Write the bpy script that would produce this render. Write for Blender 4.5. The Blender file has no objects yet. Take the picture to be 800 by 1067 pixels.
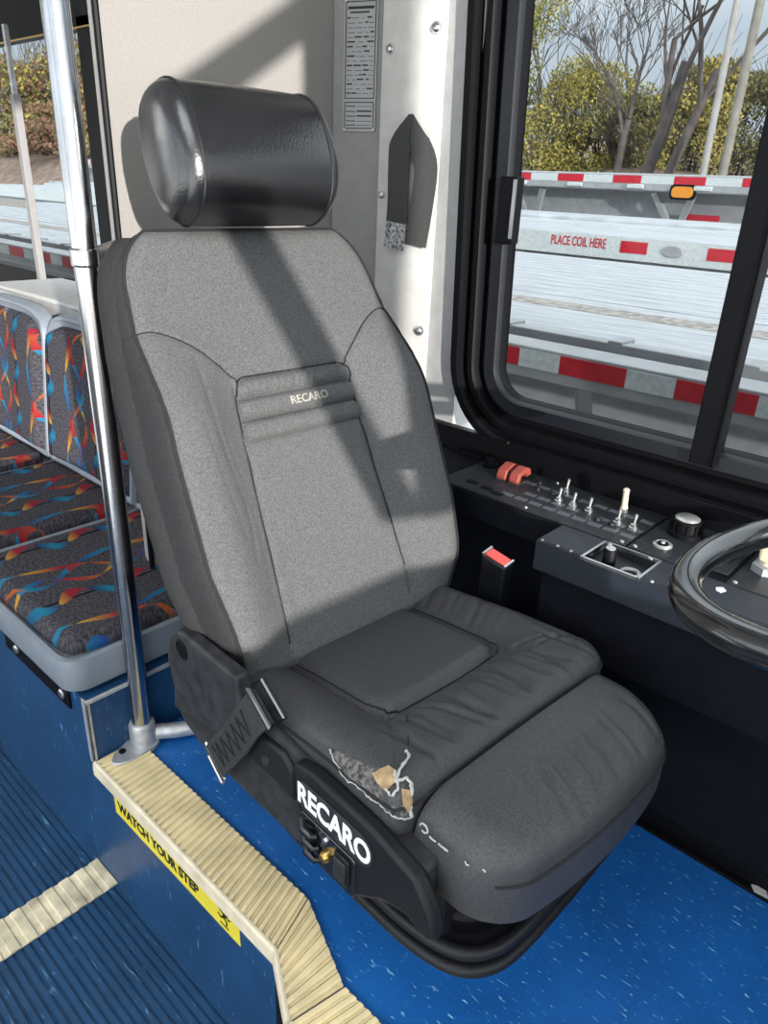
import bpy, math, random
import numpy as np
from mathutils import Vector, Matrix
random.seed(7); np.random.seed(7)
scene = bpy.context.scene
COL = scene.collection
PI = math.pi
D = bpy.data

# ------------------------------------------------------------------ materials
def mat(name, col, rough=.6, metal=0., spec=.5, noise=0., nscale=60, bump=0., bscale=200, col2=None, stretch=None, coat=0.):
    m = D.materials.new(name); m.use_nodes = True
    nt = m.node_tree; b = nt.nodes['Principled BSDF']
    b.inputs['Roughness'].default_value = rough; b.inputs['Metallic'].default_value = metal
    b.inputs['Specular IOR Level'].default_value = spec
    b.inputs['Coat Weight'].default_value = coat
    c = (*col, 1)
    b.inputs['Base Color'].default_value = c
    tc = nt.nodes.new('ShaderNodeTexCoord')
    def coords():
        if stretch is None: return tc.outputs['Object']
        mp = nt.nodes.new('ShaderNodeMapping'); mp.inputs['Scale'].default_value = stretch
        nt.links.new(tc.outputs['Object'], mp.inputs['Vector']); return mp.outputs['Vector']
    if noise > 0 or col2:
        n = nt.nodes.new('ShaderNodeTexNoise'); n.inputs['Scale'].default_value = nscale; n.inputs['Detail'].default_value = 5
        nt.links.new(coords(), n.inputs['Vector'])
        r = nt.nodes.new('ShaderNodeValToRGB')
        r.color_ramp.elements[0].position = .35; r.color_ramp.elements[1].position = .65
        c2 = col2 or tuple(min(1, x * (1 + noise)) for x in col)
        c1 = col if col2 else tuple(x * (1 - noise) for x in col)
        r.color_ramp.elements[0].color = (*c1, 1); r.color_ramp.elements[1].color = (*c2, 1)
        nt.links.new(n.outputs['Fac'], r.inputs['Fac']); nt.links.new(r.outputs['Color'], b.inputs['Base Color'])
    if bump > 0:
        n2 = nt.nodes.new('ShaderNodeTexNoise'); n2.inputs['Scale'].default_value = bscale; n2.inputs['Detail'].default_value = 4
        nt.links.new(coords(), n2.inputs['Vector'])
        bp = nt.nodes.new('ShaderNodeBump'); bp.inputs['Strength'].default_value = bump; bp.inputs['Distance'].default_value = .002
        nt.links.new(n2.outputs['Fac'], bp.inputs['Height']); nt.links.new(bp.outputs['Normal'], b.inputs['Normal'])
    return m

def vinyl_floor(name, base, dark, fleck, stretch, scale=26, thr=.66):
    m = mat(name, base, .42, spec=.5)
    nt = m.node_tree; b = nt.nodes['Principled BSDF']; N = nt.nodes.new; L = nt.links.new
    tc = N('ShaderNodeTexCoord')
    n0 = N('ShaderNodeTexNoise'); n0.inputs['Scale'].default_value = 7; n0.inputs['Detail'].default_value = 6; n0.inputs['Roughness'].default_value = .7
    L(tc.outputs['Object'], n0.inputs['Vector'])
    r0 = N('ShaderNodeValToRGB'); r0.color_ramp.elements[0].position = .3; r0.color_ramp.elements[1].position = .7
    r0.color_ramp.elements[0].color = (*dark, 1); r0.color_ramp.elements[1].color = (*base, 1)
    L(n0.outputs['Fac'], r0.inputs['Fac'])
    mp = N('ShaderNodeMapping'); mp.inputs['Scale'].default_value = stretch; mp.inputs['Rotation'].default_value = (0, 0, .25)
    L(tc.outputs['Object'], mp.inputs['Vector'])
    n1 = N('ShaderNodeTexNoise'); n1.inputs['Scale'].default_value = scale; n1.inputs['Detail'].default_value = 3; n1.inputs['Distortion'].default_value = .6
    L(mp.outputs['Vector'], n1.inputs['Vector'])
    r1 = N('ShaderNodeValToRGB'); r1.color_ramp.elements[0].position = thr; r1.color_ramp.elements[1].position = thr + .06
    L(n1.outputs['Fac'], r1.inputs['Fac'])
    mx = N('ShaderNodeMix'); mx.data_type = 'RGBA'
    L(r1.outputs['Color'], mx.inputs[0]); L(r0.outputs['Color'], mx.inputs[6]); mx.inputs[7].default_value = (*fleck, 1)
    L(mx.outputs[2], b.inputs['Base Color'])
    return m

def glass_mat(name, tint, refl=.06):
    m = D.materials.new(name); m.use_nodes = True; nt = m.node_tree; nt.nodes.clear()
    o = nt.nodes.new('ShaderNodeOutputMaterial'); t = nt.nodes.new('ShaderNodeBsdfTransparent'); g = nt.nodes.new('ShaderNodeBsdfGlossy')
    t.inputs['Color'].default_value = (*tint, 1); g.inputs['Roughness'].default_value = .02
    mx = nt.nodes.new('ShaderNodeMixShader'); mx.inputs[0].default_value = refl
    nt.links.new(t.outputs[0], mx.inputs[1]); nt.links.new(g.outputs[0], mx.inputs[2]); nt.links.new(mx.outputs[0], o.inputs[0])
    return m

def ribbon_fabric(name):
    m = mat(name, (.06, .056, .066), .95, spec=.1, bump=.6, bscale=350)
    nt = m.node_tree; b = nt.nodes['Principled BSDF']; L = nt.links.new
    def V(x):
        return x
    def M(op, a, bb=None, c=None):
        n = nt.nodes.new('ShaderNodeMath'); n.operation = op
        for i, x in enumerate((a, bb, c)):
            if x is None: continue
            if isinstance(x, (int, float)): n.inputs[i].default_value = x
            else: L(x, n.inputs[i])
        return n.outputs[0]
    uv = nt.nodes.new('ShaderNodeUVMap'); uv.uv_map = 'UVMap'
    sp = nt.nodes.new('ShaderNodeSeparateXYZ'); L(uv.outputs[0], sp.inputs[0])
    a, bb = sp.outputs[0], sp.outputs[1]
    tcn = nt.nodes.new('ShaderNodeTexNoise'); tcn.inputs['Scale'].default_value = 160
    L(uv.outputs[0], tcn.inputs['Vector'])
    base = nt.nodes.new('ShaderNodeValToRGB'); base.color_ramp.elements[0].position = .35; base.color_ramp.elements[1].position = .68
    base.color_ramp.elements[0].color = (.03, .028, .034, 1); base.color_ramp.elements[1].color = (.088, .084, .095, 1)
    L(tcn.outputs['Fac'], base.inputs['Fac'])
    cur = base.outputs['Color']
    period = .27
    am = M('SUBTRACT', M('FLOORED_MODULO', M('ADD', a, 5.0), period), period / 2)
    def layer(cur, offs, amp, k, ph, w, ramp, shift):
        cen = M('ADD', M('MULTIPLY', M('SINE', M('ADD', M('MULTIPLY', bb, k), ph)), amp), offs)
        dist = M('ABSOLUTE', M('SUBTRACT', am, cen))
        wid = M('MULTIPLY', M('ABSOLUTE', M('SINE', M('ADD', M('MULTIPLY', bb, k), ph + .9))), w) if w > .004 else w
        mask = M('LESS_THAN', dist, wid)
        cr = nt.nodes.new('ShaderNodeValToRGB'); e = cr.color_ramp.elements
        while len(e) < len(ramp): e.new(.5)
        for i, (p, c) in enumerate(ramp): e[i].position = p; e[i].color = (*c, 1)
        L(M('FRACT', M('ADD', M('MULTIPLY', bb, k / (2 * PI)), shift)), cr.inputs['Fac'])
        mx = nt.nodes.new('ShaderNodeMix'); mx.data_type = 'RGBA'
        L(mask, mx.inputs[0]); L(cur, mx.inputs[6]); L(cr.outputs['Color'], mx.inputs[7])
        return mx.outputs[2]
    red, yel, org, blu, cya, nav = (.23, .018, .03), (.42, .25, .04), (.36, .09, .02), (.018, .06, .2), (.018, .16, .25), (.012, .03, .1)
    cur = layer(cur, -.075, .0, 1., 0, .0035, [(0, (.004, .004, .008)), (1, (.004, .004, .008))], 0)
    cur = layer(cur, -.070, .022, 42, 0, .020, [(0, yel), (.22, red), (.5, red), (.52, nav), (.75, cya), (1, blu)], .1)
    cur = layer(cur, .012, .024, 30, 0, .010, [(0, cya), (.3, blu), (.5, red), (.8, org), (1, yel)], .0)
    cur = layer(cur, .035, .030, 30, PI, .010, [(0, red), (.4, org), (.5, cya), (.8, blu), (1, cya)], .4)
    cur = layer(cur, .085, .012, 26, .6, .009, [(0, blu), (.4, cya), (.5, yel), (.8, red), (1, red)], .2)
    L(cur, b.inputs['Base Color'])
    return m

M_ = {}
def setup_materials():
    M_['fabric'] = mat('charcoal_fabric', (.092, .092, .092), .92, spec=.15, noise=.28, nscale=420, bump=.35, bscale=600)
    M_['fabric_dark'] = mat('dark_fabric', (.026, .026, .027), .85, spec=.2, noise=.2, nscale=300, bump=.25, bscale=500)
    M_['cushion_fabric'] = mat('worn_cushion_fabric', (.042, .042, .045), .5, spec=.45, noise=.25, nscale=300, bump=.3, bscale=450)
    M_['piping'] = mat('piping', (.02, .02, .021), .8, spec=.2)
    M_['thread'] = mat('pale_thread', (.42, .41, .38), .9)
    M_['embroid'] = mat('embroidery', (.3, .28, .24), .9)
    M_['foam'] = mat('tan_foam', (.36, .25, .13), .95, noise=.35, nscale=90, bump=1, bscale=200)
    M_['hidefray'] = mat('frayed_backing', (.1, .095, .09), .9, noise=.8, nscale=160, bump=1, bscale=300)
    M_['leather'] = mat('black_leather', (.007, .007, .008), .24, spec=1., bump=.2, bscale=260)
    M_['plastic'] = mat('black_plastic', (.008, .0085, .010), .5, spec=.3, bump=.15, bscale=500)
    M_['plastic_scuff'] = mat('scuffed_plastic', (.024, .024, .027), .6, spec=.3, noise=.4, nscale=40, bump=.15, bscale=500)
    M_['gloss_black'] = mat('gloss_black', (.007, .007, .008), .2, spec=.9, coat=.6)
    M_['rubber'] = mat('black_rubber', (.003, .003, .004), .5, spec=.14)
    M_['frame_grey'] = mat('dark_channel', (.008, .009, .012), .35, spec=.35)
    M_['chrome'] = mat('brushed_steel', (.45, .45, .46), .2, metal=1, noise=.08, nscale=30)
    M_['alu'] = mat('cast_aluminium', (.5, .51, .52), .45, metal=.6, noise=.15, nscale=50)
    M_['steel'] = mat('steel', (.55, .55, .55), .3, metal=1)
    M_['brass'] = mat('brass', (.6, .4, .12), .35, metal=1)
    M_['white_paint'] = mat('white_paint', (.52, .51, .485), .5, noise=.06, nscale=30)
    M_['grey_paint'] = mat('grey_wall', (.36, .36, .355), .55, noise=.06, nscale=30)
    M_['barrier'] = mat('beige_grey_panel', (.27, .252, .235), .6, noise=.05, nscale=200, bump=.3, bscale=500)
    M_['chamfer'] = mat('grey_corner_panel', (.26, .25, .245), .55, noise=.05, nscale=50)
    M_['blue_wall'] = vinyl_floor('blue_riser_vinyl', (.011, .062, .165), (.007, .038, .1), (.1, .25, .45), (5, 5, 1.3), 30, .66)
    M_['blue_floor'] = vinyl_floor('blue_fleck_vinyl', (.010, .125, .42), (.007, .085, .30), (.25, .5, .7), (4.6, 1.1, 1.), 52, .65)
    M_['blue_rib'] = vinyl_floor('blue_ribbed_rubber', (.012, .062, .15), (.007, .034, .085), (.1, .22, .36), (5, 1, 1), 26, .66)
    M_['cream'] = mat('cream_nosing', (.72, .60, .35), .55, noise=.12, nscale=14, bump=.1)
    M_['cream_side'] = mat('cream_edge', (.6, .52, .38), .6, noise=.15, nscale=20)
    M_['strip'] = mat('worn_cream_strip', (.56, .49, .34), .65, noise=.35, nscale=18)
    M_['yellow'] = mat('yellow_sticker', (.72, .6, .04), .4)
    M_['ink'] = mat('black_ink', (.01, .01, .01), .5)
    M_['seat_shell'] = mat('grey_plastic_shell', (.2, .225, .26), .42, noise=.08, nscale=20)
    M_['ribbon'] = ribbon_fabric('ribbon_pattern_fabric')
    M_['dash'] = mat('dash_plate', (.014, .0155, .019), .5, spec=.35, noise=.25, nscale=60, bump=.2, bscale=900)
    M_['ledge'] = mat('dash_ledge', (.016, .020, .028), .5, spec=.4, noise=.15, nscale=30)
    M_['kick'] = mat('navy_black_panel', (.004, .0045, .008), .75, spec=.15, noise=.25, nscale=50)
    M_['tile'] = mat('legend_tile', (.085, .095, .11), .4)
    M_['red_guard'] = mat('red_switch_guard', (.26, .05, .035), .45)
    M_['buckle_red'] = mat('red_button', (.6, .07, .06), .4)
    M_['ivory'] = mat('ivory_plastic', (.66, .58, .4), .5)
    M_['white'] = mat('white_lettering', (.8, .8, .8), .5)
    M_['knobtop'] = mat('brushed_knob_cap', (.55, .55, .53), .35, metal=.7)
    M_['plaque'] = mat('grey_plaque', (.33, .33, .33), .4, metal=.3)
    M_['webbing'] = mat('grey_webbing', (.045, .045, .045), .85, noise=.3, nscale=600, bump=.5, bscale=500)
    M_['webfray'] = mat('frayed_end', (.3, .3, .3), .9, noise=.8, nscale=160)
    M_['webblack'] = mat('black_webbing', (.022, .022, .023), .75, noise=.3, nscale=500, bump=.5, bscale=400)
    M_['deck'] = mat('weathered_aluminium_deck', (.46, .48, .50), .6, noise=.18, nscale=6, bump=.2, stretch=(6, .6, 1))
    M_['deck_grey'] = mat('grey_rail', (.36, .37, .38), .5, noise=.1, nscale=10)
    M_['deck_wood'] = mat('deck_wood', (.34, .31, .28), .8, noise=.4, nscale=30)
    M_['deck_dark'] = mat('dark_track', (.012, .013, .013), .7, noise=.6, nscale=50)
    M_['tape_red'] = mat('red_tape', (.55, .015, .03), .35, noise=.1, nscale=40)
    M_['tape_white'] = mat('white_tape', (.62, .66, .66), .35, noise=.12, nscale=60)
    M_['amber'] = mat('amber_lens', (.8, .3, .02), .3)
    M_['ground'] = mat('gravel_ground', (.6, .59, .57), .95, noise=.25, nscale=8)
    M_['litter'] = mat('leaf_litter', (.22, .15, .11), .95, col2=(.4, .3, .24), nscale=3.0)
    M_['bark'] = mat('grey_bark', (.12, .1, .09), .9, noise=.3, nscale=6)
    M_['polewood'] = mat('weathered_pole', (.28, .26, .22), .9, noise=.2, nscale=5)
    M_['polegrey'] = mat('pale_pole', (.42, .4, .38), .8, noise=.15, nscale=5)
    M_['leaf_y'] = mat('yellow_leaves', (.48, .39, .09), .8, noise=.35, nscale=1.5)
    M_['leaf_g'] = mat('green_leaves', (.27, .27, .075), .8, noise=.4, nscale=1.5)
    M_['leaf_o'] = mat('olive_leaves', (.2, .175, .08), .8, noise=.4, nscale=1.5)
    M_['leaf_b'] = mat('brown_leaves', (.25, .13, .08), .9, noise=.4, nscale=2)
    M_['glass'] = glass_mat('window_glass', (.56, .575, .58), .008)
    M_['ceiling'] = mat('ceiling_panel', (.65, .65, .63), .7, noise=.04)
setup_materials()

# ------------------------------------------------------------------ mesh builder
class MB:
    def __init__(s): s.v = []; s.f = []; s.m = []; s.uv = None
    def add(s, verts, faces, mi=0):
        o = len(s.v); s.v += [tuple(map(float, p)) for p in verts]
        for f in faces: s.f.append(tuple(i + o for i in f)); s.m.append(mi)
        return s
    def box(s, x0, x1, y0, y1, z0, z1, mi=0, M=None):
        p = [(x, y, z) for z in (z0, z1) for y in (y0, y1) for x in (x0, x1)]
        if M is not None: p = [tuple(M @ Vector(q)) for q in p]
        return s.add(p, [(0, 2, 3, 1), (4, 5, 7, 6), (0, 1, 5, 4), (2, 6, 7, 3), (0, 4, 6, 2), (1, 3, 7, 5)], mi)
    def prism(s, poly, fn, d0, d1, mi=0):
        """poly list of 2d points, fn(a,b,d)->3d"""
        n = len(poly)
        p = [fn(a, b, d0) for a, b in poly] + [fn(a, b, d1) for a, b in poly]
        F = [tuple(range(n))[::-1], tuple(range(n, 2 * n))] + [(i, (i + 1) % n, n + (i + 1) % n, n + i) for i in range(n)]
        return s.add(p, F, mi)
    def tube(s, pts, r, n=10, closed=False, mi=0, cap=True):
        pts = [Vector(p) for p in pts]; N = len(pts)
        rs = r if isinstance(r, (list, tuple)) else [r] * N
        up = None; V = []; F = []
        for i, p in enumerate(pts):
            if closed: t = pts[(i + 1) % N] - pts[i - 1]
            else: t = pts[min(i + 1, N - 1)] - pts[max(i - 1, 0)]
            t.normalize()
            if up is None:
                up = Vector((0, 0, 1)) if abs(t.z) < .9 else Vector((1, 0, 0))
            a = (up - t * up.dot(t)).normalized(); b = t.cross(a); up = a
            V += [tuple(p + (a * math.cos(2 * PI * k / n) + b * math.sin(2 * PI * k / n)) * rs[i]) for k in range(n)]
        R = N if closed else N - 1
        for i in range(R):
            j = (i + 1) % N
            for k in range(n):
                F.append((i * n + k, i * n + (k + 1) % n, j * n + (k + 1) % n, j * n + k))
        if cap and not closed:
            F.append(tuple(range(n))[::-1]); F.append(tuple((N - 1) * n + k for k in range(n)))
        return s.add(V, F, mi)
    def lathe(s, prof, M=None, n=24, mi=0):
        """prof: list of (r,z) around local z"""
        V = []; F = []
        for r, z in prof:
            for k in range(n):
                q = Vector((r * math.cos(2 * PI * k / n), r * math.sin(2 * PI * k / n), z))
                V.append(tuple(M @ q) if M is not None else tuple(q))
        for i in range(len(prof) - 1):
            for k in range(n): F.append((i * n + k, i * n + (k + 1) % n, (i + 1) * n + (k + 1) % n, (i + 1) * n + k))
        F.append(tuple(range(n))[::-1]); F.append(tuple((len(prof) - 1) * n + k for k in range(n)))
        return s.add(V, F, mi)
    def grid(s, G, mi=0, flip=False):
        a, b = G.shape[:2]; F = []
        for i in range(a - 1):
            for j in range(b - 1):
                f = (i * b + j, (i + 1) * b + j, (i + 1) * b + j + 1, i * b + j + 1)
                F.append(f[::-1] if flip else f)
        return s.add(G.reshape(-1, 3), F, mi)
    def build(s, name, mats, parent=None, bevel=0, angle=38, smooth=True, uv=None, segs=2, subsurf=0):
        me = D.meshes.new(name); me.from_pydata(s.v, [], s.f)
        if not isinstance(mats, (list, tuple)): mats = [mats]
        for m in mats: me.materials.append(M_[m] if isinstance(m, str) else m)
        me.polygons.foreach_set('material_index', s.m)
        if uv is not None:
            l = me.uv_layers.new(name='UVMap'); vi = np.empty(len(me.loops), dtype=np.int32); me.loops.foreach_get('vertex_index', vi)
            l.data.foreach_set('uv', np.asarray(uv, dtype=np.float32)[vi].ravel())
        if smooth:
            me.polygons.foreach_set('use_smooth', [True] * len(me.polygons)); me.set_sharp_from_angle(angle=math.radians(angle))
        me.update()
        o = D.objects.new(name, me); COL.objects.link(o)
        if parent is not None: o.parent = parent
        if bevel:
            b = o.modifiers.new('bevel', 'BEVEL'); b.width = bevel; b.segments = segs; b.limit_method = 'ANGLE'; b.angle_limit = math.radians(30)
        return o
def fixn(o):
    import bmesh
    bm = bmesh.new(); bm.from_mesh(o.data); bmesh.ops.recalc_face_normals(bm, faces=bm.faces); bm.to_mesh(o.data); bm.free(); return o

def tag(o, label=None, cat=None, group=None, kind=None):
    if label: o['label'] = label
    if cat: o['category'] = cat
    if group: o['group'] = group
    if kind: o['kind'] = kind
    return o
def thing(name, label, cat, loc=(0, 0, 0), rz=0, group=None):
    o = D.objects.new(name, None); COL.objects.link(o); o.location = loc; o.rotation_euler = (0, 0, rz); o.empty_display_size = .05
    return tag(o, label, cat, group)
def struct(o): return tag(o, kind='structure')

def text_mesh(body, size, fn, depth=.0008, offset=0., spacing=1., shear=0., align='CENTER', xscale=1.):
    """returns MB with the words; fn(x,y,d)->3d"""
    cu = D.curves.new('lettering', 'FONT'); cu.body = body; cu.size = size; cu.align_x = align; cu.align_y = 'CENTER'
    cu.offset = offset; cu.space_character = spacing; cu.shear = shear; cu.extrude = depth / 2; cu.resolution_u = 4
    ob = D.objects.new('lettering', cu); COL.objects.link(ob)
    dg = bpy.context.evaluated_depsgraph_get(); dg.update()
    me = ob.evaluated_get(dg).to_mesh()
    V = [fn(v.co.x * xscale, v.co.y, v.co.z) for v in me.vertices]; F = [tuple(p.vertices) for p in me.polygons]
    ob.evaluated_get(dg).to_mesh_clear()
    D.objects.remove(ob); D.curves.remove(cu)
    return MB().add(V, F)

def rrect(y0, y1, z0, z1, r, n=8):
    P = []
    for cx, cz, a0 in ((y1 - r, z1 - r, 0), (y0 + r, z1 - r, 90), (y0 + r, z0 + r, 180), (y1 - r, z0 + r, 270)):
        for k in range(n + 1):
            a = math.radians(a0 + 90 * k / n); P.append((cx + r * math.cos(a), cz + r * math.sin(a)))
    return P
def seg_dist(A, B, pts):
    """distance of grid points (A,B) to a polyline"""
    d = np.full(A.shape, 9.)
    for (x0, y0), (x1, y1) in zip(pts[:-1], pts[1:]):
        dx, dy = x1 - x0, y1 - y0; L2 = dx * dx + dy * dy + 1e-12
        t = np.clip(((A - x0) * dx + (B - y0) * dy) / L2, 0, 1)
        d = np.minimum(d, np.hypot(A - x0 - t * dx, B - y0 - t * dy))
    return d
def catmull(pts, n=8):
    P = [np.array(p, float) for p in pts]; P = [2 * P[0] - P[1]] + P + [2 * P[-1] - P[-2]]; out = []
    for i in range(1, len(P) - 2):
        for k in range(n):
            t = k / n; a, b, c, d = P[i - 1:i + 3]
            out.append(tuple(.5 * ((2 * b) + (c - a) * t + (2 * a - 5 * b + 4 * c - d) * t * t + (3 * b - a - 3 * c + d) * t ** 3)))
    out.append(tuple(P[-2])); return out
def sm(x, a, b):
    t = np.clip((x - a) / (b - a), 0, 1); return t * t * (3 - 2 * t)
def roll(e, r):
    e = np.clip(e, 0, r); return r - np.sqrt(np.maximum(r * r - (r - e) ** 2, 0))

def pad(A, B, Hh, depth, fn, mi_side=0, bulge=.0, side_rows=4):
    """padded cushion: grid A,B in plane, height Hh, side walls down to Hh=-depth, closed underneath. returns MB, ids of top"""
    mb = MB(); na, nb = A.shape
    top = np.array([[fn(A[i, j], B[i, j], Hh[i, j]) for j in range(nb)] for i in range(na)])
    mb.grid(top)
    ring = [(i, 0) for i in range(na)] + [(na - 1, j) for j in range(1, nb)] + [(i, nb - 1) for i in range(na - 2, -1, -1)] + [(0, j) for j in range(nb - 2, 0, -1)]
    ids = [i * nb + j for i, j in ring]; n = len(ring)
    ca, cb = A.mean(), B.mean(); prev = ids
    uvs = [(a, b) for a, b in zip(A.ravel(), B.ravel())]
    for k in range(1, side_rows + 1):
        t = k / side_rows; V = []
        for (i, j) in ring:
            a, b, h = A[i, j], B[i, j], Hh[i, j]
            s = 1 + bulge * math.sin(PI * min(1, t * 1.0)) - (.06 * bulge / max(bulge, 1e-6) * max(0, t - .8) if bulge else 0)
            V.append(fn(ca + (a - ca) * s, cb + (b - cb) * s, h + (-depth - h) * t)); uvs.append((a, b))
        o = len(mb.v); mb.v += [tuple(map(float, p)) for p in V]
        for q in range(n):
            w = (q + 1) % n
            mb.f.append((prev[w], prev[q], o + q, o + w)); mb.m.append(mi_side)
        prev = list(range(o, o + n))
    mb.f.append(tuple(prev)); mb.m.append(mi_side)
    return mb, uvs

# ================================================================== CAMERA
def basis():
    P = np.array([400, 533.5]); Vz = np.array([326, 2230.]); Vy = np.array([-520, 150.])
    f = math.sqrt(-(Vz - P) @ (Vy - P)); n = lambda v: v / np.linalg.norm(v)
    dn = n(np.array([*(Vz - P), f])); Y = n(np.array([*(Vy - P), f])); up = -dn; X = np.cross(Y, up)
    return f, np.array([X, Y, up])
F_PX, R_ = basis()
cd = D.cameras.new('camera'); cd.sensor_fit = 'VERTICAL'; cd.sensor_height = 24; cd.lens = 24 * F_PX / 1067; cd.clip_start = .02; cd.clip_end = 300
cam = D.objects.new('camera', cd); COL.objects.link(cam); scene.camera = cam
r, u, bk = R_ @ [1, 0, 0], R_ @ [0, -1, 0], R_ @ [0, 0, -1]
CAMH = 1.1
cam.matrix_world = Matrix(((r[0], u[0], bk[0], 0), (r[1], u[1], bk[1], 0), (r[2], u[2], bk[2], CAMH), (0, 0, 0, 1)))

XW = 1.30     # inner face of the driver's side wall
# ================================================================== SHELL OF THE BUS
def build_shell():
    # driver's platform (L shaped in plan with the bulge of the nosing)
    plan = [(.478, 1.18), (.478, .606), (.42, .51), (.42, -1.3), (1.32, -1.3), (1.32, 1.18)]
    struct(fixn(MB().prism(plan, lambda a, b, d: (a, b, d), -.33, -.0005).build('floor', 'blue_floor')))
    # aisle floor with ribs running along the bus
    mb = MB(); xs = []; x = -1.3
    P = []
    pitch = .0165
    k = 0
    while x < .474:
        P += [(x, -.330), (x + pitch * .62, -.330), (x + pitch * .70, -.3345), (x + pitch * .92, -.3345)]
        x += pitch
    P = [(a, b) for a, b in P if a < .473] + [(.474, -.33)]
    G = np.array([[(a, yy, b) for a, b in P] for yy in (-1.3, 3.2)])
    mb.grid(G, flip=True); mb.box(-1.3, .474, -1.3, 3.2, -.40, -.34)
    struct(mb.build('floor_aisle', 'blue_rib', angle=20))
    # wheel-housing riser behind the driver carrying the passenger seats
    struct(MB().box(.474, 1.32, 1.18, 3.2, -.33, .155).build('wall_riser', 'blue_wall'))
    # face of the step below the nosing
    plan = [(.474, 1.18), (.474, .606), (.416, .51), (.416, -1.3), (.43, -1.3), (.43, .506), (.488, .60), (.488, 1.18)]
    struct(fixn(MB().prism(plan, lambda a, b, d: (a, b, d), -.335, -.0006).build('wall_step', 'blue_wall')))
    # dark sheet over the angled step face, standing in for its shade
    struct(fixn(MB().prism([(.4735, .612), (.4735, .604), (.4155, .508), (.4155, .45), (.411, .45), (.411, .51), (.469, .608)], lambda a, b, d: (a, b, d), -.33, -.024).build('step_shade', 'rubber')))
    # aluminium corner trims of the riser
    mb = MB(); mb.box(.4705, .479, 1.1765, 1.182, 0, .157); mb.box(.4705, .4745, 1.1765, 1.195, 0, .157)
    struct(mb.build('trim_2', 'alu', bevel=.001))
    mb = MB(); mb.box(.4705, 1.1, 1.1745, 1.1805, .149, .1575); struct(mb.build('trim_3', 'alu', bevel=.001))
    # left wall with two window openings: built of strips
    wy0, wy1, wz0, wz1 = -.75, .965, .60, 1.76
    ry0, ry1, rz0, rz1 = 1.75, 6.0, .70, 1.52
    y0, y1 = -1.3, 7.0
    mb = MB()
    mb.box(XW, XW + .06, y0, y1, -.4, .595)
    mb.box(XW, XW + .06, y0, wy0, .595, 1.95)
    mb.box(XW, XW + .06, wy1, ry0, .595, 1.95)
    mb.box(XW, XW + .06, wy0, wy1, wz1, 1.95)
    mb.box(XW, XW + .06, ry1, y1, .595, 1.95)
    mb.box(XW, XW + .06, ry0, ry1, .595, rz0)
    mb.box(XW, XW + .06, ry0, ry1, rz1, 1.95)
    struct(mb.build('wall_left', 'grey_paint', smooth=False))
    # right wall with door opening and windows
    mb = MB(); X = -1.30
    mb.box(X - .05, X, -1.3, 7, 1.75, 1.95); mb.box(X - .05, X, .9, 7, -.4, .55)
    for a, b in ((.85, .95), (2.6, 2.75), (4.4, 4.55), (6.5, 7.)): mb.box(X - .05, X, a, b, .55, 1.75)
    struct(mb.build('wall_right', 'grey_paint', smooth=False))
    # front: dash bulkhead, posts, header, plus unseen bars added to block the sun
    mb = MB(); Y = -1.3
    mb.box(.42, 1.36, Y - .05, Y, -.4, .70); mb.box(-1.35, .42, Y - .05, Y, -.7, .75)
    mb.box(-1.35, 1.36, Y - .05, Y, 1.85, 1.95); mb.box(1.24, 1.36, Y - .05, Y, .70, 1.85); mb.box(-1.35, -1.25, Y - .05, Y, .25, 1.85)
    mb.box(.07, .245, Y - .05, Y, .84, 1.85)  # unseen post, width chosen to shade the corner panel and partition end
    for q in ([(-.27, 1.40), (-.19, 1.40), (.075, .84), (-.005, .84)], [(-.28, 1.50), (.07, 1.72), (.07, 1.80), (-.28, 1.585)]):  # unseen slanted bars, added to cast shadow bands on backrest and partition
        mb.prism(q, lambda a, b, d: (a, d, b), Y - .03, Y)
    struct(mb.build('wall_front', 'kick', smooth=False))
    struct(MB().box(-1.35, 1.36, 7.0, 7.05, -.4, 1.95).build('wall_rear', 'grey_paint', smooth=False))
    # ceiling with an added, unseen opening over the front aisle that lets in fill light
    mb = MB(); Z = 1.95
    hx0, hx1, hy0, hy1 = -.45, .35, .0, .9
    mb.box(-1.35, 1.36, -1.35, hy0, Z, Z + .05); mb.box(-1.35, 1.36, hy1, 7.05, Z, Z + .05)
    mb.box(-1.35, hx0, hy0, hy1, Z, Z + .05); mb.box(hx1, 1.36, hy0, hy1, Z, Z + .05)
    struct(mb.build('ceiling', 'ceiling', smooth=False))
    # ---- driver's window: frame ring, panes, divider
    gy0, gy1, gz0, gz1 = -.65, .862, .69, 1.66
    prof = [(-.004, XW + .035), (0, XW + .012), (.006, XW + .001), (.030, XW - .001), (.034, XW + .016), (.046, XW + .016), (.050, XW - .006), (.054, XW - .012),
            (.066, XW - .012), (.070, XW + .004), (.080, XW + .004), (.084, XW - .014), (.092, XW - .018), (.108, XW - .017), (.113, XW - .006), (.114, XW + .004)]
    rings = []
    for d, x in prof:
        rings.append([(x, y + .035 * (z - .7) * (1 if y > .4 else 0), z) for y, z in rrect(gy0 - d, gy1 + d, gz0 - d, gz1 + d, .065 + d, 10)])
    G = np.array(rings); G = np.concatenate([G, G[:, :1]], 1)
    mb = MB(); mb.grid(G)
    mb.m = [1 if (i // (G.shape[1] - 1)) in (1, 2, 8, 13) else 0 for i in range(len(mb.f))]
    fr = fixn(mb.build('window_1', ['rubber', 'frame_grey'], angle=30)); struct(fr)
    MB().box(XW + .03, XW + .034, gy0 - .004, gy1 + .03, gz0 - .004, gz1 + .004).build('window_pane', 'glass', fr, smooth=False)
    mb = MB(); mb.box(XW - .012, XW + .028, .383, .427, .665, gz1); mb.box(XW - .016, XW - .01, .380, .386, .665, gz1); mb.build('window_divider', 'rubber', fr, bevel=.002)
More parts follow.
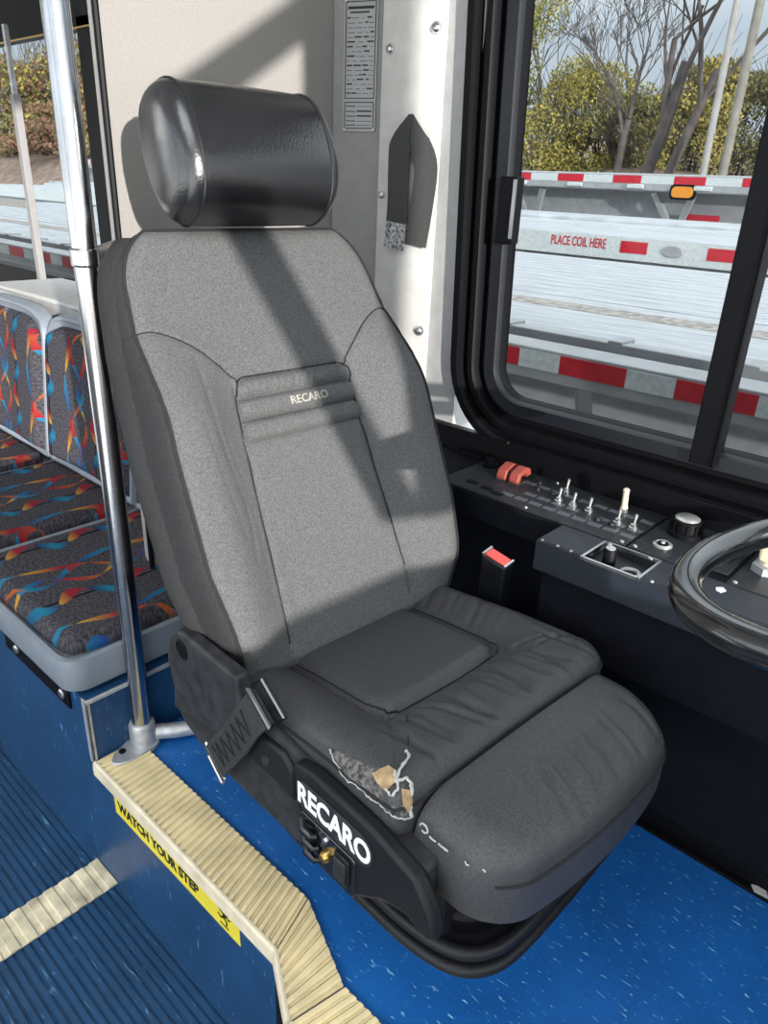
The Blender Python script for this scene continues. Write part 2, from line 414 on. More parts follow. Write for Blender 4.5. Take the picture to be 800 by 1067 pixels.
    mb = MB(); mb.box(XW - .018, XW + .006, .845, .885, 1.0, 1.12); fr2 = mb.build('slider_latch', 'rubber', fr, bevel=.002)
    MB().box(XW - .020, XW - .017, .846, .853, 1.01, 1.115).build('latch_edge', 'steel', fr2)
    mb = MB()
    for y, z in ((.80, .605), (.62, .60), (.45, .60), (.30, .597), (.15, .597)): MB().lathe([(.004, 0), (.0035, .002), (.001, .003)], Matrix.Translation((XW - .019, y, z)) @ Matrix.Rotation(-PI / 2, 4, 'Y'), 8).build('frame_screw', 'plastic_scuff', fr)
    # ---- rear side window: frame, posts and pane
    mb = MB()
    mb.box(XW - .02, XW + .03, ry0, 6.0, rz1 - .03, rz1 + .10); mb.box(XW - .03, XW + .03, ry0, 6.0, rz0 - .05, rz0 + .03)
    mb.box(XW - .02, XW + .03, 2.30, 2.48, rz0, rz1); mb.box(XW - .02, XW + .03, 2.12, 2.26, rz0, rz1); mb.box(XW - .02, XW + .03, ry0, 1.84, rz0, rz1)
    mb.box(XW - .02, XW + .03, 4.2, 4.4, rz0, rz1)
    w2 = struct(mb.build('window_2', 'rubber', bevel=.003))
    MB().box(XW + .031, XW + .035, ry0, 6.0, rz0, rz1).build('window_pane', 'glass', w2, smooth=False)
    MB().box(XW - .022, XW - .019, 2.275, 2.29, rz0, rz1).build('window_channel', 'steel', w2)
    MB().box(XW - .024, XW - .019, 1.84, 6.0, rz1 - .033, rz1 - .029).build('window_gasket', 'brass', w2)
    # black upstand between the dash and the window
    struct(MB().box(XW - .022, XW + .002, -.9, 1.02, .555, .605).build('trim_4', 'rubber', bevel=.003))
build_shell()

# ================================================================== PARTITION, CORNER PANEL, BELT COVER
def build_partition():
    # panel behind the driver
    mb = MB(); mb.prism(rrect(.722, 1.262, .30, 1.86, .02, 4), lambda a, b, d: (a, d, b), 1.325, 1.355)
    o = fixn(mb.build('partition_panel', 'barrier', bevel=.003)); tag(o, 'large beige-grey upright partition panel right behind the black headrest', 'partition')
    mb = MB(); mb.tube([(.722, 1.327, .3), (.722, 1.327, 1.86)], .006, 8); mb.build('edge_rubber', 'rubber', o)
    # grey angled corner panel carrying the data plate
    a = Vector((1.254, 1.323, 0)); b = Vector((1.296, 1.205, 0)); t = (b - a).normalized(); nn = Vector((-t.y, t.x, 0)); nn = -nn if nn.x > 0 else nn
    mb = MB(); mb.prism([(0, .0), ((b - a).length, 0), ((b - a).length, -.012), (0, -.012)], lambda p, q, d: tuple(a + t * p + nn * q + Vector((0, 0, d))), .3, 1.86)
    c = fixn(mb.build('corner_panel', 'chamfer', bevel=.002)); tag(c, 'dark grey narrow corner panel between the partition and the white belt cover', 'panel')
    # data plate
    L = (b - a).length
    fn = lambda p, q, d: tuple(a + t * (L * .5 + p) + nn * (.0015 + d) + Vector((0, 0, q)))
    p0, p1 = -.036, .041
    z0, z1 = 1.199, 1.442
    pl = thing('data_plate', 'small grey printed data plate riveted to the dark corner panel', 'plaque', (0, 0, 0))
    fixn(MB().prism(rrect(p0, p1, z0, z1, .004, 3), fn, 0, .002).build('backing', 'plaque', pl))
    mb = MB()
    def frame(a0, a1, b0, b1, w=.0018):
        for x0, x1, y0, y1 in ((a0, a1, b0, b0 + w), (a0, a1, b1 - w, b1), (a0, a0 + w, b0, b1), (a1 - w, a1, b0, b1)):
            mb.prism([(x0, y0), (x1, y0), (x1, y1), (x0, y1)], fn, .002, .0026)
    frame(p0 + .004, p1 - .004, z0 + .062, z1 - .006); frame(p0 + .004, p1 - .004, z0 + .005, z0 + .056)
    rr = random.Random(3)
    def line(y, x0, x1, h=.0016): mb.prism([(x0, y), (x1, y), (x1, y + h), (x0, y + h)], fn, .002, .0025)
    line(z1 - .020, p0 + .009, p1 - .009, .005); line(z1 - .027, p0 + .014, p1 - .02, .003)
    y = z1 - .036
    while y > z0 + .070:
        x = p0 + .008
        while x < p1 - .012:
            w = rr.uniform(.004, .018); w = min(w, p1 - .008 - x); line(y, x, x + w, rr.choice((.001, .001, .0028))); x += w + rr.uniform(.002, .008)
        y -= .0085
    for y in (z0 + .047, z0 + .037, z0 + .028, z0 + .019, z0 + .011):
        line(y, p0 + .008, p0 + .030, .0018); line(y, p0 + .033, p1 - .009, rr.choice((.001, .003)))
    fixn(mb.build('printed_lines', 'ink', pl))
    for x in (p0 + .004, p1 - .004):
        for z in (z0 + .004, z1 - .004): MB().lathe([(.003, 0), (.0025, .0015), (.001, .002)], Matrix.Translation(Vector(fn(x, z, .002))) @ nn.to_track_quat('Z', 'Y').to_matrix().to_4x4(), 8).build('rivet', 'steel', pl)
    # white belt cover column
    pts = [(1.30, 1.200), (1.266, 1.192), (1.272, 1.106), (1.288, 1.052), (1.30, 1.05)]
    o = fixn(MB().prism(pts, lambda a, b, d: (a, b, d), .56, 1.86).build('belt_cover_column', 'white_paint', bevel=.002)); tag(o, 'tall white painted column cover beside the window with domed screws', 'column')
    for i, (x, y, z, nx, ny) in enumerate(((1.2685, 1.172, 1.345, -1, .07), (1.283, 1.066, 1.375, -.95, -.3), (1.2685, 1.180, 1.075, -1, .07), (1.283, 1.066, 1.03, -.95, -.3), (1.283, 1.066, .80, -.95, -.3))):
        M = Matrix.Translation((x, y, z)) @ Vector((nx, ny, 0)).to_track_quat('Z', 'Y').to_matrix().to_4x4()
        s = MB().lathe([(.011, 0), (.011, .0015), (.0075, .002), (.0075, .005), (.005, .0075), (.002, .008)], M, 16).build('screw', 'steel', o)
build_partition()

def ribbon(mb, path, wdir, w, th, mi=0):
    """flat strap along path; wdir unit vector of its width"""
    W = Vector(wdir)
    P = [Vector(p) for p in path]; rows = []
    for i, p in enumerate(P):
        t = (P[min(i + 1, len(P) - 1)] - P[max(i - 1, 0)]).normalized()
        ww = (W[i] if isinstance(wdir, list) else W); ww = (ww - t * ww.dot(t)).normalized(); n = t.cross(ww)
        wi = w[i] if isinstance(w, list) else w
        rows.append([p + ww * wi / 2 + n * th / 2, p + ww * wi / 2 - n * th / 2, p - ww * wi / 2 - n * th / 2, p - ww * wi / 2 + n * th / 2])
    V = [tuple(q) for r_ in rows for q in r_]; F = []
    for i in range(len(rows) - 1):
        for k in range(4): F.append((i * 4 + k, i * 4 + (k + 1) % 4, i * 4 + 4 + (k + 1) % 4, i * 4 + 4 + k))
    F += [(3, 2, 1, 0), tuple(len(V) - 4 + k for k in range(4))]
    mb.add(V, F, mi)

def build_hanging_strap():
    t = thing('hanging_strap', 'looped dark grey webbing strap hanging on the white column', 'strap', (1.266, 1.115, 1.215))
    # apex and two tails, local coordinates relative to (1.262,1.12,1.3): the strap folds over a slot near the fold of the column
    apex = Vector((-.004, -.013, .012))
    left = catmull([(apex.x, apex.y, apex.z), (-.014, .003, -.035), (-.016, .004, -.09), (-.014, .004, -.15), (-.012, .008, -.20), (-.010, .014, -.245)], 6)
    right = catmull([(apex.x, apex.y, apex.z), (-.004, -.032, -.035), (.004, -.052, -.08), (.004, -.048, -.15), (.002, -.036, -.235)], 6)
    n = len(left); mb = MB(); w = [.008 + .044 * min(1, i / 7) for i in range(n)]
    ribbon(mb, left[:n - 7], (-.1, 1, .0), w[:n - 7], .003); mb.build('front_tail', 'webbing', t)
    mb = MB(); ribbon(mb, left[n - 8:], (-.1, 1, .0), w[n - 8:], .0034); mb.build('frayed_end', 'webfray', t)
    n = len(right); mb = MB(); w = [.008 + .044 * min(1, i / 7) for i in range(n)]
    ribbon(mb, right, (-.25, 1, .0), w, .003); mb.build('back_tail', 'webbing', t)
build_hanging_strap()

# ================================================================== POLE AND RAILS
def build_pole():
    t = thing('stanchion_pole', 'polished steel floor-to-ceiling pole standing on the step corner left of the seat', 'pole', (.572, 1.16, 0))
    MB().lathe([(.0195, .02), (.0195, 1.945)], None, 32).build('tube', 'chrome', t)
    mb = MB(); mb.lathe([(.026, .004), (.027, .01), (.027, .055), (.024, .062), (.0205, .063)], None, 28)
    fixn(mb.build('socket', 'alu', t, bevel=.002))
    foot = []
    for k in range(24):
        a = 2 * PI * k / 24; c, s = math.cos(a), math.sin(a)
        foot.append((-.028 * max(0, -c) * 1.3 + .03 * c, .030 * s + (-.012 if c < 0 else 0) * -c))
    MB().prism([(x * 1.15, y) for x, y in foot], lambda a, b, d: (a - .004, b - .004, d), .002, .013).build('foot_plate', 'alu', t, bevel=.002)
    MB().lathe([(.007, .0), (.007, .004), (.004, .006)], Matrix.Translation((-.050, -.002, .0125)), 12).build('foot_bolt', 'rubber', t)
    # rail bracket to the partition
    r = thing('rail_bracket', 'short dark steel bracket joining the pole to the partition edge', 'bracket', (.572, 1.16, .975))
    mb = MB(); mb.tube([(.019, .02, 0), (.08, .09, 0), (.148, .170, 0)], .011, 12); mb.build('bar', 'steel', r)
    MB().lathe([(.0205, -.014), (.0225, -.012), (.0225, .012), (.0205, .014)], None, 24).build('clamp', 'chrome', r, bevel=.002)
    f = thing('floor_rail', 'short grey pipe running along the floor from the pole foot', 'rail', (.572, 1.16, 0))
    mb = MB(); mb.tube([(.024, -.010, .026), (.06, -.035, .024), (.12, -.065, .022), (.2, -.09, .022)], .0165, 16); mb.build('pipe', 'alu', f)
build_pole()

# ================================================================== NOSING, STICKER, AISLE STRIP
def nosing_piece(name, label, quad, ribs, lip=True):
    """quad: outer0, outer1, inner1, inner0 in plan; ribs run from outer to inner edge"""
    t = thing(name, label, 'step nosing', (*quad[0], 0), 0, None)
    o0, o1, i1, i0 = [Vector((q[0] - quad[0][0], q[1] - quad[0][1], 0)) for q in quad]
    mb = MB(); prof = []
    n = ribs
    for k in range(n):
        for fr, h in ((.0, .0045), (.08, .0085), (.5, .0092), (.58, .0085), (.66, .0045), (.78, .0045), (.8, .0068), (.94, .0068), (.96, .0045)):
            prof.append(((k + fr) / n, h))
    prof.append((1, .0045))
    G = np.array([[tuple(o0.lerp(o1, s) + Vector((0, 0, h))) for s, h in prof], [tuple(i0.lerp(i1, s) + Vector((0, 0, h))) for s, h in prof]])
    mb.grid(G)
    fixn(mb.build('ribbed_tread', 'cream', t, angle=25))
    if lip:
        d = (o1 - o0).normalized(); out = Vector((d.y, -d.x, 0))
        if out.x > 0: out = -out
        P = [(0, .001), (0, .0095), (-.004, .0095), (-.0075, .006), (-.0085, .0), (-.0085, -.023), (-.005, -.025), (.0, -.025)]
        V = [tuple(o0 + out * (-a) + Vector((0, 0, z))) for a, z in P] + [tuple(o1 + out * (-a) + Vector((0, 0, z))) for a, z in P]
        m = len(P); F = [(i, (i + 1) % m, m + (i + 1) % m, m + i) for i in range(m)] + [tuple(range(m))[::-1], tuple(range(m, 2 * m))]
        fixn(MB().add(V, F).build('front_lip', 'cream_side', t, angle=30))
    return t
nosing_piece('step_nosing', 'long ribbed cream step nosing with yellow sticker below it', [(.474, 1.176), (.474, .608), (.566, .640), (.566, 1.176)], 36)
nosing_piece('step_nosing', 'short ribbed cream nosing piece set at an angle between two miters', [(.474, .606), (.419, .511), (.506, .492), (.566, .638)], 7)
nosing_piece('step_nosing', 'ribbed cream nosing piece at the bottom edge of the photo', [(.419, .508), (.419, .10), (.506, .10), (.506, .489)], 26)
# seam plate edge strip of dark rubber along inner nosing
def build_sticker():
    t = thing('warning_sticker', 'yellow WATCH YOUR STEP sticker on the blue step face', 'sticker', (.4738, .91, -.056))
    fn = lambda a, b, d: (-d, -a, b)          # a reads towards the front of the bus
    y0, y1 = -.205, .205
    MB().prism([(y0, -.029), (y1, -.029), (y1, .030), (y0, .030)], fn, 0, .0006).build('backing', 'yellow', t, smooth=False)
    text_mesh('WATCH YOUR STEP', .033, lambda x, y, d: fn(x - .052, y - .0015, .0009 + d), .0004, .0014, 1.0, xscale=.92).build('lettering', 'ink', t, smooth=False)
    # running figure slipping on a step
    mb = MB(); cx, cy = .162, -.002
    def limb(pts, w):
        for (x0, y0_), (x1, y1_) in zip(pts[:-1], pts[1:]):
            dx, dy = x1 - x0, y1_ - y0_; l = math.hypot(dx, dy); nx, ny = -dy / l * w, dx / l * w
            mb.prism([(cx + x0 + nx, cy + y0_ + ny), (cx + x0 - nx, cy + y0_ - ny), (cx + x1 - nx, cy + y1_ - ny), (cx + x1 + nx, cy + y1_ + ny)], fn, .0006, .0012)
    limb([(-.002, .004), (.004, .014)], .004); limb([(.003, .013), (-.008, .014), (-.016, .019)], .0017); limb([(.004, .012), (.012, .008), (.018, .012)], .0017)
    limb([(-.002, .004), (.008, -.001), (.006, -.011)], .0021); limb([(-.002, .004), (-.010, -.002), (-.018, .003)], .0021); limb([(-.012, -.015), (.012, -.016)], .0014)
    mb.prism([(cx + .0095 + .0042 * math.cos(k * PI / 6), cy + .0185 + .0042 * math.sin(k * PI / 6)) for k in range(12)], fn, .0006, .0012)
    fixn(mb.build('running_figure', 'ink', t, smooth=False))
build_sticker()
def build_aisle_strip():
    t = thing('floor_strip', 'worn cream ribbed strip laid across the blue aisle floor', 'floor strip', (.474, 1.205, -.33))
    w = .09; n = 46; L = 1.6; prof = []
    for k in range(n):
        for fr, h in ((0, .001), (.06, .004), (.6, .004), (.66, .001)): prof.append(((k + fr) / n * L, h))
    prof.append((L, .001))
    G = np.array([[(-s, y, h) for s, h in prof] for y in (-w / 2, w / 2)])
    mb = MB(); mb.grid(G); mb.box(-L, 0, -w / 2, w / 2, -.001, .0008); fixn(mb.build('ribbed_strip', 'strip', t, angle=25))
build_aisle_strip()

# ================================================================== PASSENGER SEATS
def build_passenger_seats():
    specs = [(1.19, 1.735, 1.40, 'near grey-shelled bus seat with ribbon pattern behind the steel pole'), (1.745, 2.245, 1.75, 'middle ribbon-patterned bus seat with its back just left of the pole'),
             (2.255, 2.76, 2.26, 'ribbon-patterned bus seat cut off by the left edge of the photo')]
    for i, (y0, y1, yb, lab) in enumerate(specs):
        t = thing('bus_seat', lab, 'seat', ((.45 + .95) / 2, (y0 + y1) / 2, .155), 0)
        w = (y1 - y0) / 2; ox = .70
        lx = lambda x: x - ox
        # shell pan
        pan = rrect(lx(.448), lx(.955), -w, w, .045, 8)
        mb = MB(); n = len(pan)
        rows = [(.94, .012), (.985, .014), (1.0, .03), (1.0, .072), (.99, .084), (.955, .086), (.92, .076)]
        V = []; F = []
        cx = sum(p[0] for p in pan) / n
        for s, z in rows: V += [(cx + (a - cx) * s, b * s, z) for a, b in pan]
        for k in range(len(rows) - 1):
            for q in range(n): F.append((k * n + q, k * n + (q + 1) % n, (k + 1) * n + (q + 1) % n, (k + 1) * n + q))
        F += [tuple(range(n))[::-1], tuple((len(rows) - 1) * n + q for q in range(n))]
        mb.add(V, F); fixn(mb.build('seat_shell', 'seat_shell', t, angle=50))
        mb = MB(); mb.box(lx(.50), lx(.92), -w + .04, w - .04, .0, .014); mb.build('mounting_rail', 'rubber', t)
        # seat cushion
        na, nb = 30, 30
        S, T = np.meshgrid(np.linspace(-1, 1, na), np.linspace(-1, 1, nb), indexing='ij')
        hx, hy = .225, w - .030
        A = S * hx; B = T * hy
        # round corners
        fac = 1 - .06 * (np.abs(S) ** 6) * (np.abs(T) ** 6); A = A * fac; B = B * fac
        e = np.minimum(hx - np.abs(S * hx), hy - np.abs(T * hy))
        Hh = .024 - roll(e, .022) + .006 * sm(A, -.1, .2) * 0 - .010 * np.exp(-((A - .02) / .12) ** 2 - (B / .15) ** 2)
        mb, uv = pad(A, B, Hh, .016, lambda a, b, h: (a + lx(.695), b, .088 + h))
        uv = [(b, a) for a, b in uv]
        mb.build('seat_cushion', 'ribbon', t, uv=uv, angle=60)
        # back shell and back cushion
        cyb = ((yb + y1) / 2) - (y0 + y1) / 2; hb = (y1 - yb) / 2
        def backfn(a, b, h):   # a along y, b up, h towards the aisle
            z = .10 + b; return (lx(.915) + b * .11 - h, a + cyb, z)
        P = []
        for k in range(41):
            a = PI * k / 40; ca, sa = math.cos(a), math.sin(a)
            P.append((hb * np.sign(ca) * abs(ca) ** .42, .30 + .16 * abs(sa) ** .42))
        P += [(-hb, .0), (hb, .0)]
        n = len(P); rows = [(.93, -.012), (.98, -.022), (1.0, -.034), (1.0, -.008), (.985, .004), (.955, .006), (.92, -.002)]
        V = []; F = []
        for s, h in rows: V += [backfn(a * s, .22 + (b - .22) * s, h) for a, b in P]
        for k in range(len(rows) - 1):
            for q in range(n): F.append((k * n + q, k * n + (q + 1) % n, (k + 1) * n + (q + 1) % n, (k + 1) * n + q))
        F += [tuple(range(n))[::-1], tuple((len(rows) - 1) * n + q for q in range(n))]
        fixn(MB().add(V, F).build('back_shell', 'seat_shell', t, angle=50))
        hyb = hb - .022
        A = S * hyb; B = .225 + T * .205
        corner = (np.abs(S) ** 5) * (np.clip(T, 0, 1) ** 5); A = A * (1 - .16 * corner); B = B - .035 * corner
        e = np.minimum(hyb * (1 - np.abs(S)), .205 * (1 - np.abs(T)))
        Hh = .028 - roll(e, .026) - .012 * np.exp(-(A / .1) ** 2)
        mb, uv = pad(A, B, Hh, .0, backfn)
        fixn(mb.build('back_cushion', 'ribbon', t, uv=uv, angle=60))
    # black mounting plate with two bolts on the riser face
    t = thing('mounting_plate', 'black plate with two bolts on the blue riser under the bus seat', 'bracket', (.474, 1.40, .125))
    MB().box(-.006, 0, -.15, .16, -.028, .026).build('plate', 'rubber', t, bevel=.003)
    for y in (-.125, .09):
        MB().lathe([(.011, 0), (.011, .003), (.008, .006), (.003, .007)], Matrix.Translation((-.006, y, .0)) @ Matrix.Rotation(-PI / 2, 4, 'Y'), 12).build('bolt', 'steel', t)
    # white-topped box behind the bus seats
    t = thing('heater_box', 'white-topped grey box by the rear window behind the bus seats', 'box', (1.16, 2.43, .155))
    MB().box(-.13, .13, -.36, .36, 0, .56).build('cabinet', 'grey_paint', t, bevel=.004)
    MB().box(-.135, .135, -.365, .365, .56, .575).build('lid', 'white_paint', t, bevel=.004)
    # grey metal tube frame inside rear window
    t = thing('tube_frame', 'grey square-tube metal frame leaning at the rear window', 'frame', (1.22, 2.835, .72))
    mb = MB()
    mb.box(-.012, .012, -.014, .014, 0, .60); mb.build('post', 'chamfer', t, bevel=.002)
    MB().box(-.012, .012, .014, .7, .245, .27).build('crossbar', 'chamfer', t, bevel=.002)
    MB().box(-.008, .008, -.006, .010, .60, .80).build('upper_tube', 'alu', t, bevel=.002)
build_passenger_seats()

# ================================================================== DRIVER SEAT
YAW = math.radians(-4)
TH = math.radians(24)
def bp(a, b, c):   # back frame -> seat frame
    return (a, .17 + b * math.sin(TH) - c * math.cos(TH), .42 + b * math.cos(TH) + c * math.sin(TH))

def back_width(b):
    w = np.interp(b, [-.03, .05, .16, .34, .50, .60, .70], [.225, .245, .262, .262, .252, .238, .230])
    r = .092; over = np.clip(b - (.676 - r), 0, r)
    return w - (r - np.sqrt(np.maximum(r * r - over ** 2, 0))) * .92

SEAML = catmull([(-.25, .515), (-.215, .516), (-.17, .492), (-.13, .455), (-.106, .428)], 5)
SEAMR = [(-a, b) for a, b in SEAML]
def insert_w(b): return .113 + .022 * (1 - b / .43)
def insert_outline():
    r = .022; P = [(-insert_w(0.02), .015)]
    P += [(-insert_w(.3), .3), (-insert_w(.40), .405)]
    for k in range(1, 6):
        a = PI - PI / 2 * k / 5; P.append((-insert_w(.43) + r + r * math.cos(a), .412 + r * math.sin(a)))
    Q = [(-a, b) for a, b in P][::-1]
    return P + Q
def build_driver_seat():
    S = thing('driver_seat', 'worn charcoal bus driver seat with black leather headrest on blue floor', 'seat', (.745, .56, 0), YAW)
    # ---------------- backrest
    na, nb = 150, 170
    bl = np.linspace(-.03, .676, nb); s = np.linspace(-1, 1, na)
    Sg, Bg = np.meshgrid(s, bl, indexing='ij'); Wg = back_width(Bg); A = Sg * Wg; B = Bg
    e = np.minimum(Wg - np.abs(A), np.minimum(.676 - B, (B + .03) * 1.3)); e = np.maximum(e, 0)
    bolster = .050 * sm(np.abs(A), .10, .215) * (1 - sm(B, .36, .54)) * sm(B, -.06, .08)
    up = -.010 * sm(B, .46, .66) + .006 * np.exp(-((B - .46) / .1) ** 2)
    Hh = bolster + up - roll(e, .034)
    io = insert_outline(); din = seg_dist(A, B, io)
    inside = (np.abs(A) < insert_w(B)) & (B < .434)
    Hh += np.where(inside, .005 * (1 - np.exp(-(din / .010) ** 2)), 0) - .0045 * np.exp(-(din / .0035) ** 2)
    for k, bb in enumerate((.401, .367, .333)):
        bline = bb + .004 * (A / .11) ** 2 * 0
        band = inside
        Hh -= np.where(band, .0042 * np.exp(-((B - bline) / .0032) ** 2), 0)
    ribs = inside & (B > .333) & (B < .434)
    Hh += np.where(ribs, .0085 * np.abs(np.sin((B - .333) / .034 * PI)) ** .7, 0)
    # pleats in the top rib
    for q in range(14):
        a0 = -.085 + .17 * q / 13 + random.uniform(-.004, .004)
        Hh -= np.where(inside & (B > .403), .003 * random.uniform(.2, 1.4) * np.exp(-((A - a0 - .15 * (B - .41)) / .0025) ** 2), 0)
    Hh -= .0035 * np.exp(-(seg_dist(A, B, SEAML) / .0032) ** 2) + .0035 * np.exp(-(seg_dist(A, B, SEAMR) / .0032) ** 2)
    # soft wrinkles on the left bolster
    for pts, d in (([(-.17, .47), (-.175, .36), (-.155, .24), (-.165, .16)], .0016), ([(-.20, .40), (-.19, .30), (-.175, .2)], .001), ([(-.16, .36), (-.14, .2), (-.15, .1)], .0009), ([(.17, .3), (.165, .2), (.18, .1)], .001)):
        Hh -= d * np.exp(-(seg_dist(A, B, catmull(pts, 5)) / .0045) ** 2)
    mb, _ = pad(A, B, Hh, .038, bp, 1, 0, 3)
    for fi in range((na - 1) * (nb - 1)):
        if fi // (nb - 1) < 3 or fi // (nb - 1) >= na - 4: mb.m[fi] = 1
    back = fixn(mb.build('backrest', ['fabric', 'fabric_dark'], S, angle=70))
    def hat(a, b):
        i = int(round((a / float(back_width(np.array(b))) + 1) / 2 * (na - 1))); j = int(round((b + .03) / .706 * (nb - 1)))
        return float(Hh[min(max(i, 0), na - 1), min(max(j, 0), nb - 1)])
    # edge piping all round the front face
    path = []
    bs = list(np.linspace(-.01, .668, 60))
    for b in bs: path.append((-float(back_width(np.array(b))) * .962, b))
    for x in np.linspace(-.15, .15, 14): path.append((x, .668))
    for b in bs[::-1]: path.append((float(back_width(np.array(b))) * .962, b))
    mb = MB(); mb.tube([bp(a, b, hat(a, b) + .0015) for a, b in path], .0028, 6); mb.build('edge_piping', 'piping', back)
    mb = MB()
    for pts in (SEAML, SEAMR): mb.tube([bp(a, b, hat(a, b) + .0012) for a, b in pts], .0012, 5)
    dens = []
    for p, q in zip(io[:-1], io[1:]):
        for k in range(6): dens.append((p[0] + (q[0] - p[0]) * k / 6, p[1] + (q[1] - p[1]) * k / 6))
    mb.tube([bp(a, b, hat(a, b) + .0012) for a, b in dens], .0013, 5)
    mb.build('seam_stitching', 'piping', back)
    text_mesh('RECARO', .0185, lambda x, y, d: bp(.012 + x, .384 + y, hat(.012 + x, .384 + y) + .001 + d), .0006, .0003, 1.0, xscale=1.05).build('embroidered_name', 'embroid', back, smooth=False)
    # ---------------- back shell
    bsh = []
    P = []
    for b in np.linspace(-.02, .66, 40): P.append((float(back_width(np.array(b))) * 1.0, b))
    P = P + [(-a, b) for a, b in P[::-1]]
    rows = [(1.0, -.034), (1.025, -.05), (1.03, -.075), (1.0, -.10), (.9, -.118), (.6, -.125)]
    V = []; F = []; n = len(P)
    for sc_, c in rows: V += [bp(a * sc_, .32 + (b - .32) * (sc_ if sc_ > .95 else .5 + sc_ * .5), c) for a, b in P]
    for k in range(len(rows) - 1):
        for q in range(n): F.append((k * n + q, k * n + (q + 1) % n, (k + 1) * n + (q + 1) % n, (k + 1) * n + q))
    F += [tuple(range(n))[::-1], tuple((len(rows) - 1) * n + q for q in range(n))]
    fixn(MB().add(V, F).build('back_shell', 'fabric_dark', S, angle=50))
    # ---------------- headrest
    hw = .143; cb, cc = .767, .010
    nu = 64; npz = 56; rows = []
    for k in range(nu):
        s_ = -1 + 2 * k / (nu - 1)
        en = abs(s_); shrink = 1.0
        x = math.copysign(hw * (1 - (1 - en) ** 1.0), s_) if en < 1 else math.copysign(hw, s_)
        u_ = hw * s_ + .004
        edge = hw - abs(hw * s_)
        rr = .030; k_ = min(edge, rr)
        sh = 1 - (rr - math.sqrt(max(rr * rr - (rr - k_) ** 2, 0))) / .085
        bulge = 1 + .05 * (1 - s_ * s_)
        row = []
        for q in range(npz):
            a = 2 * PI * q / npz; c_, s2 = math.cos(a), math.sin(a)
            hh = .100 * np.sign(s2) * abs(s2) ** .84; dd = .070 * np.sign(c_) * abs(c_) ** .95
            dd = dd * (1.12 if c_ > 0 else .85)
            row.append(bp(u_, cb + hh * sh * (1 + .02 * (1 - s_ * s_)), cc + dd * sh * bulge))
        rows.append(row)
    G = np.array(rows); G = np.concatenate([G, G[:, :1]], 1)
    mb = MB(); mb.grid(G)
    n1 = npz + 1
    mb.f.append(tuple(range(npz))); mb.m.append(0); mb.f.append(tuple((nu - 1) * n1 + q for q in range(npz))[::-1]); mb.m.append(0)
    head = fixn(mb.build('headrest', 'leather', S, angle=80))
    mb = MB()
    for k in (6, nu - 7):
        cen = np.mean(G[k, :-1], axis=0)
        mb = MB(); mb.tube([tuple(cen + (p - cen) * 1.004) for p in G[k, :-1]], .0022, 6, closed=True); mb.build('headrest_piping', 'leather', head)
    # ---------------- seat cushion
    na, nb = 150, 130
    Sg, Tg = np.meshgrid(np.linspace(-1, 1, na), np.linspace(0, 1, nb), indexing='ij')   # T 0 rear .. 1 front
    vr, vf = .235, -.185
    hwid = .230 + .008 * Tg
    A = Sg * hwid; B = vr + (vf - vr) * Tg
    # round the corners (right front more)
    rc = np.where(Sg > 0, .060, .026)
    ax = np.clip(np.abs(A) - (hwid - rc), 0, None); bx = np.clip((vf + rc) - B, 0, None)
    over = np.hypot(ax, bx); scl = np.where(over > rc, rc / np.maximum(over, 1e-9), 1)
    cornerm = (ax > 0) & (bx > 0)
    A = np.where(cornerm, np.sign(A) * (hwid - rc + ax * scl), A); B = np.where(cornerm, (vf + rc) - bx * scl, B)
    A0 = A
    e = np.minimum(np.where(cornerm, rc - np.minimum(over, rc), 9), np.minimum(hwid - np.abs(Sg * hwid), (Tg) * .42 + .03)); e = np.minimum(e, (B - vf)); e = np.maximum(e, 0)
    tilt = -.055 * (B - vf) / (vr - vf)
    bol = .030 * sm(np.abs(A), .125, .20) * (1 - .25 * sm(-B, -.02, .18))
    fr = .020 * sm(-B, .03, .10) * (1 - sm(np.abs(A), .13, .2))
    Hh = .445 + tilt + bol + fr - roll(e, .036) * .8
    ci = [(-.132, .235), (-.130, .0), (-.122, -.036), (-.105, -.046), (0, -.050), (.105, -.046), (.122, -.036), (.130, 0), (.132, .235)]
    dci = seg_dist(A, B, ci); ins = (np.abs(A) < .131) & (B > -.049)
    Hh += np.where(ins, .013 * (1 - np.exp(-(dci / .014) ** 2)), -.002 * np.exp(-(dci / .012) ** 2)) - .006 * np.exp(-(dci / .004) ** 2)
    for pts in ([(-.118, -.042), (-.24, -.18)], [(.118, -.042), (.235, -.13)], [(.11, -.042), (.15, -.09), (.22, -.11)]):
        Hh -= .003 * np.exp(-(seg_dist(A, B, pts) / .0035) ** 2)
    for q in range(20):
        a0 = -.16 + .36 * q / 19 + random.uniform(-.006, .006); l0 = random.uniform(-.065, -.055)
        Hh -= random.uniform(.003, .0085) * np.exp(-((A - a0 - .25 * (B + .05) * random.uniform(-1, 1)) / random.uniform(.004, .008)) ** 2) * sm(-B, .05, .075) * (1 - sm(-B, .135, .185))
    for q in range(9):
        b0 = -.02 + .18 * q / 8 + random.uniform(-.008, .008)
        Hh -= random.uniform(.001, .0035) * np.exp(-((B - b0 - .3 * (A - .14)) / .006) ** 2) * sm(A, .14, .16) * (1 - sm(A, .2, .23))
    A = A - .007 - .006 * sm(A, .12, .23)
    mb, _ = pad(A, B, Hh, -.372, lambda a, b, h: (a, b, h), 0, .012, 4)
    cush = fixn(mb.build('seat_cushion', 'cushion_fabric', S, angle=70))
    def chat(a, b):
        d = (A - a) ** 2 + (B - b) ** 2; k = np.unravel_index(np.argmin(d), d.shape); return float(Hh[k])
    mb = MB()
    ring = [(i, nb - 1) for i in range(na)]
    left = [(0, j) for j in range(nb)]; right = [(na - 1, j) for j in range(nb - 1, -1, -1)]
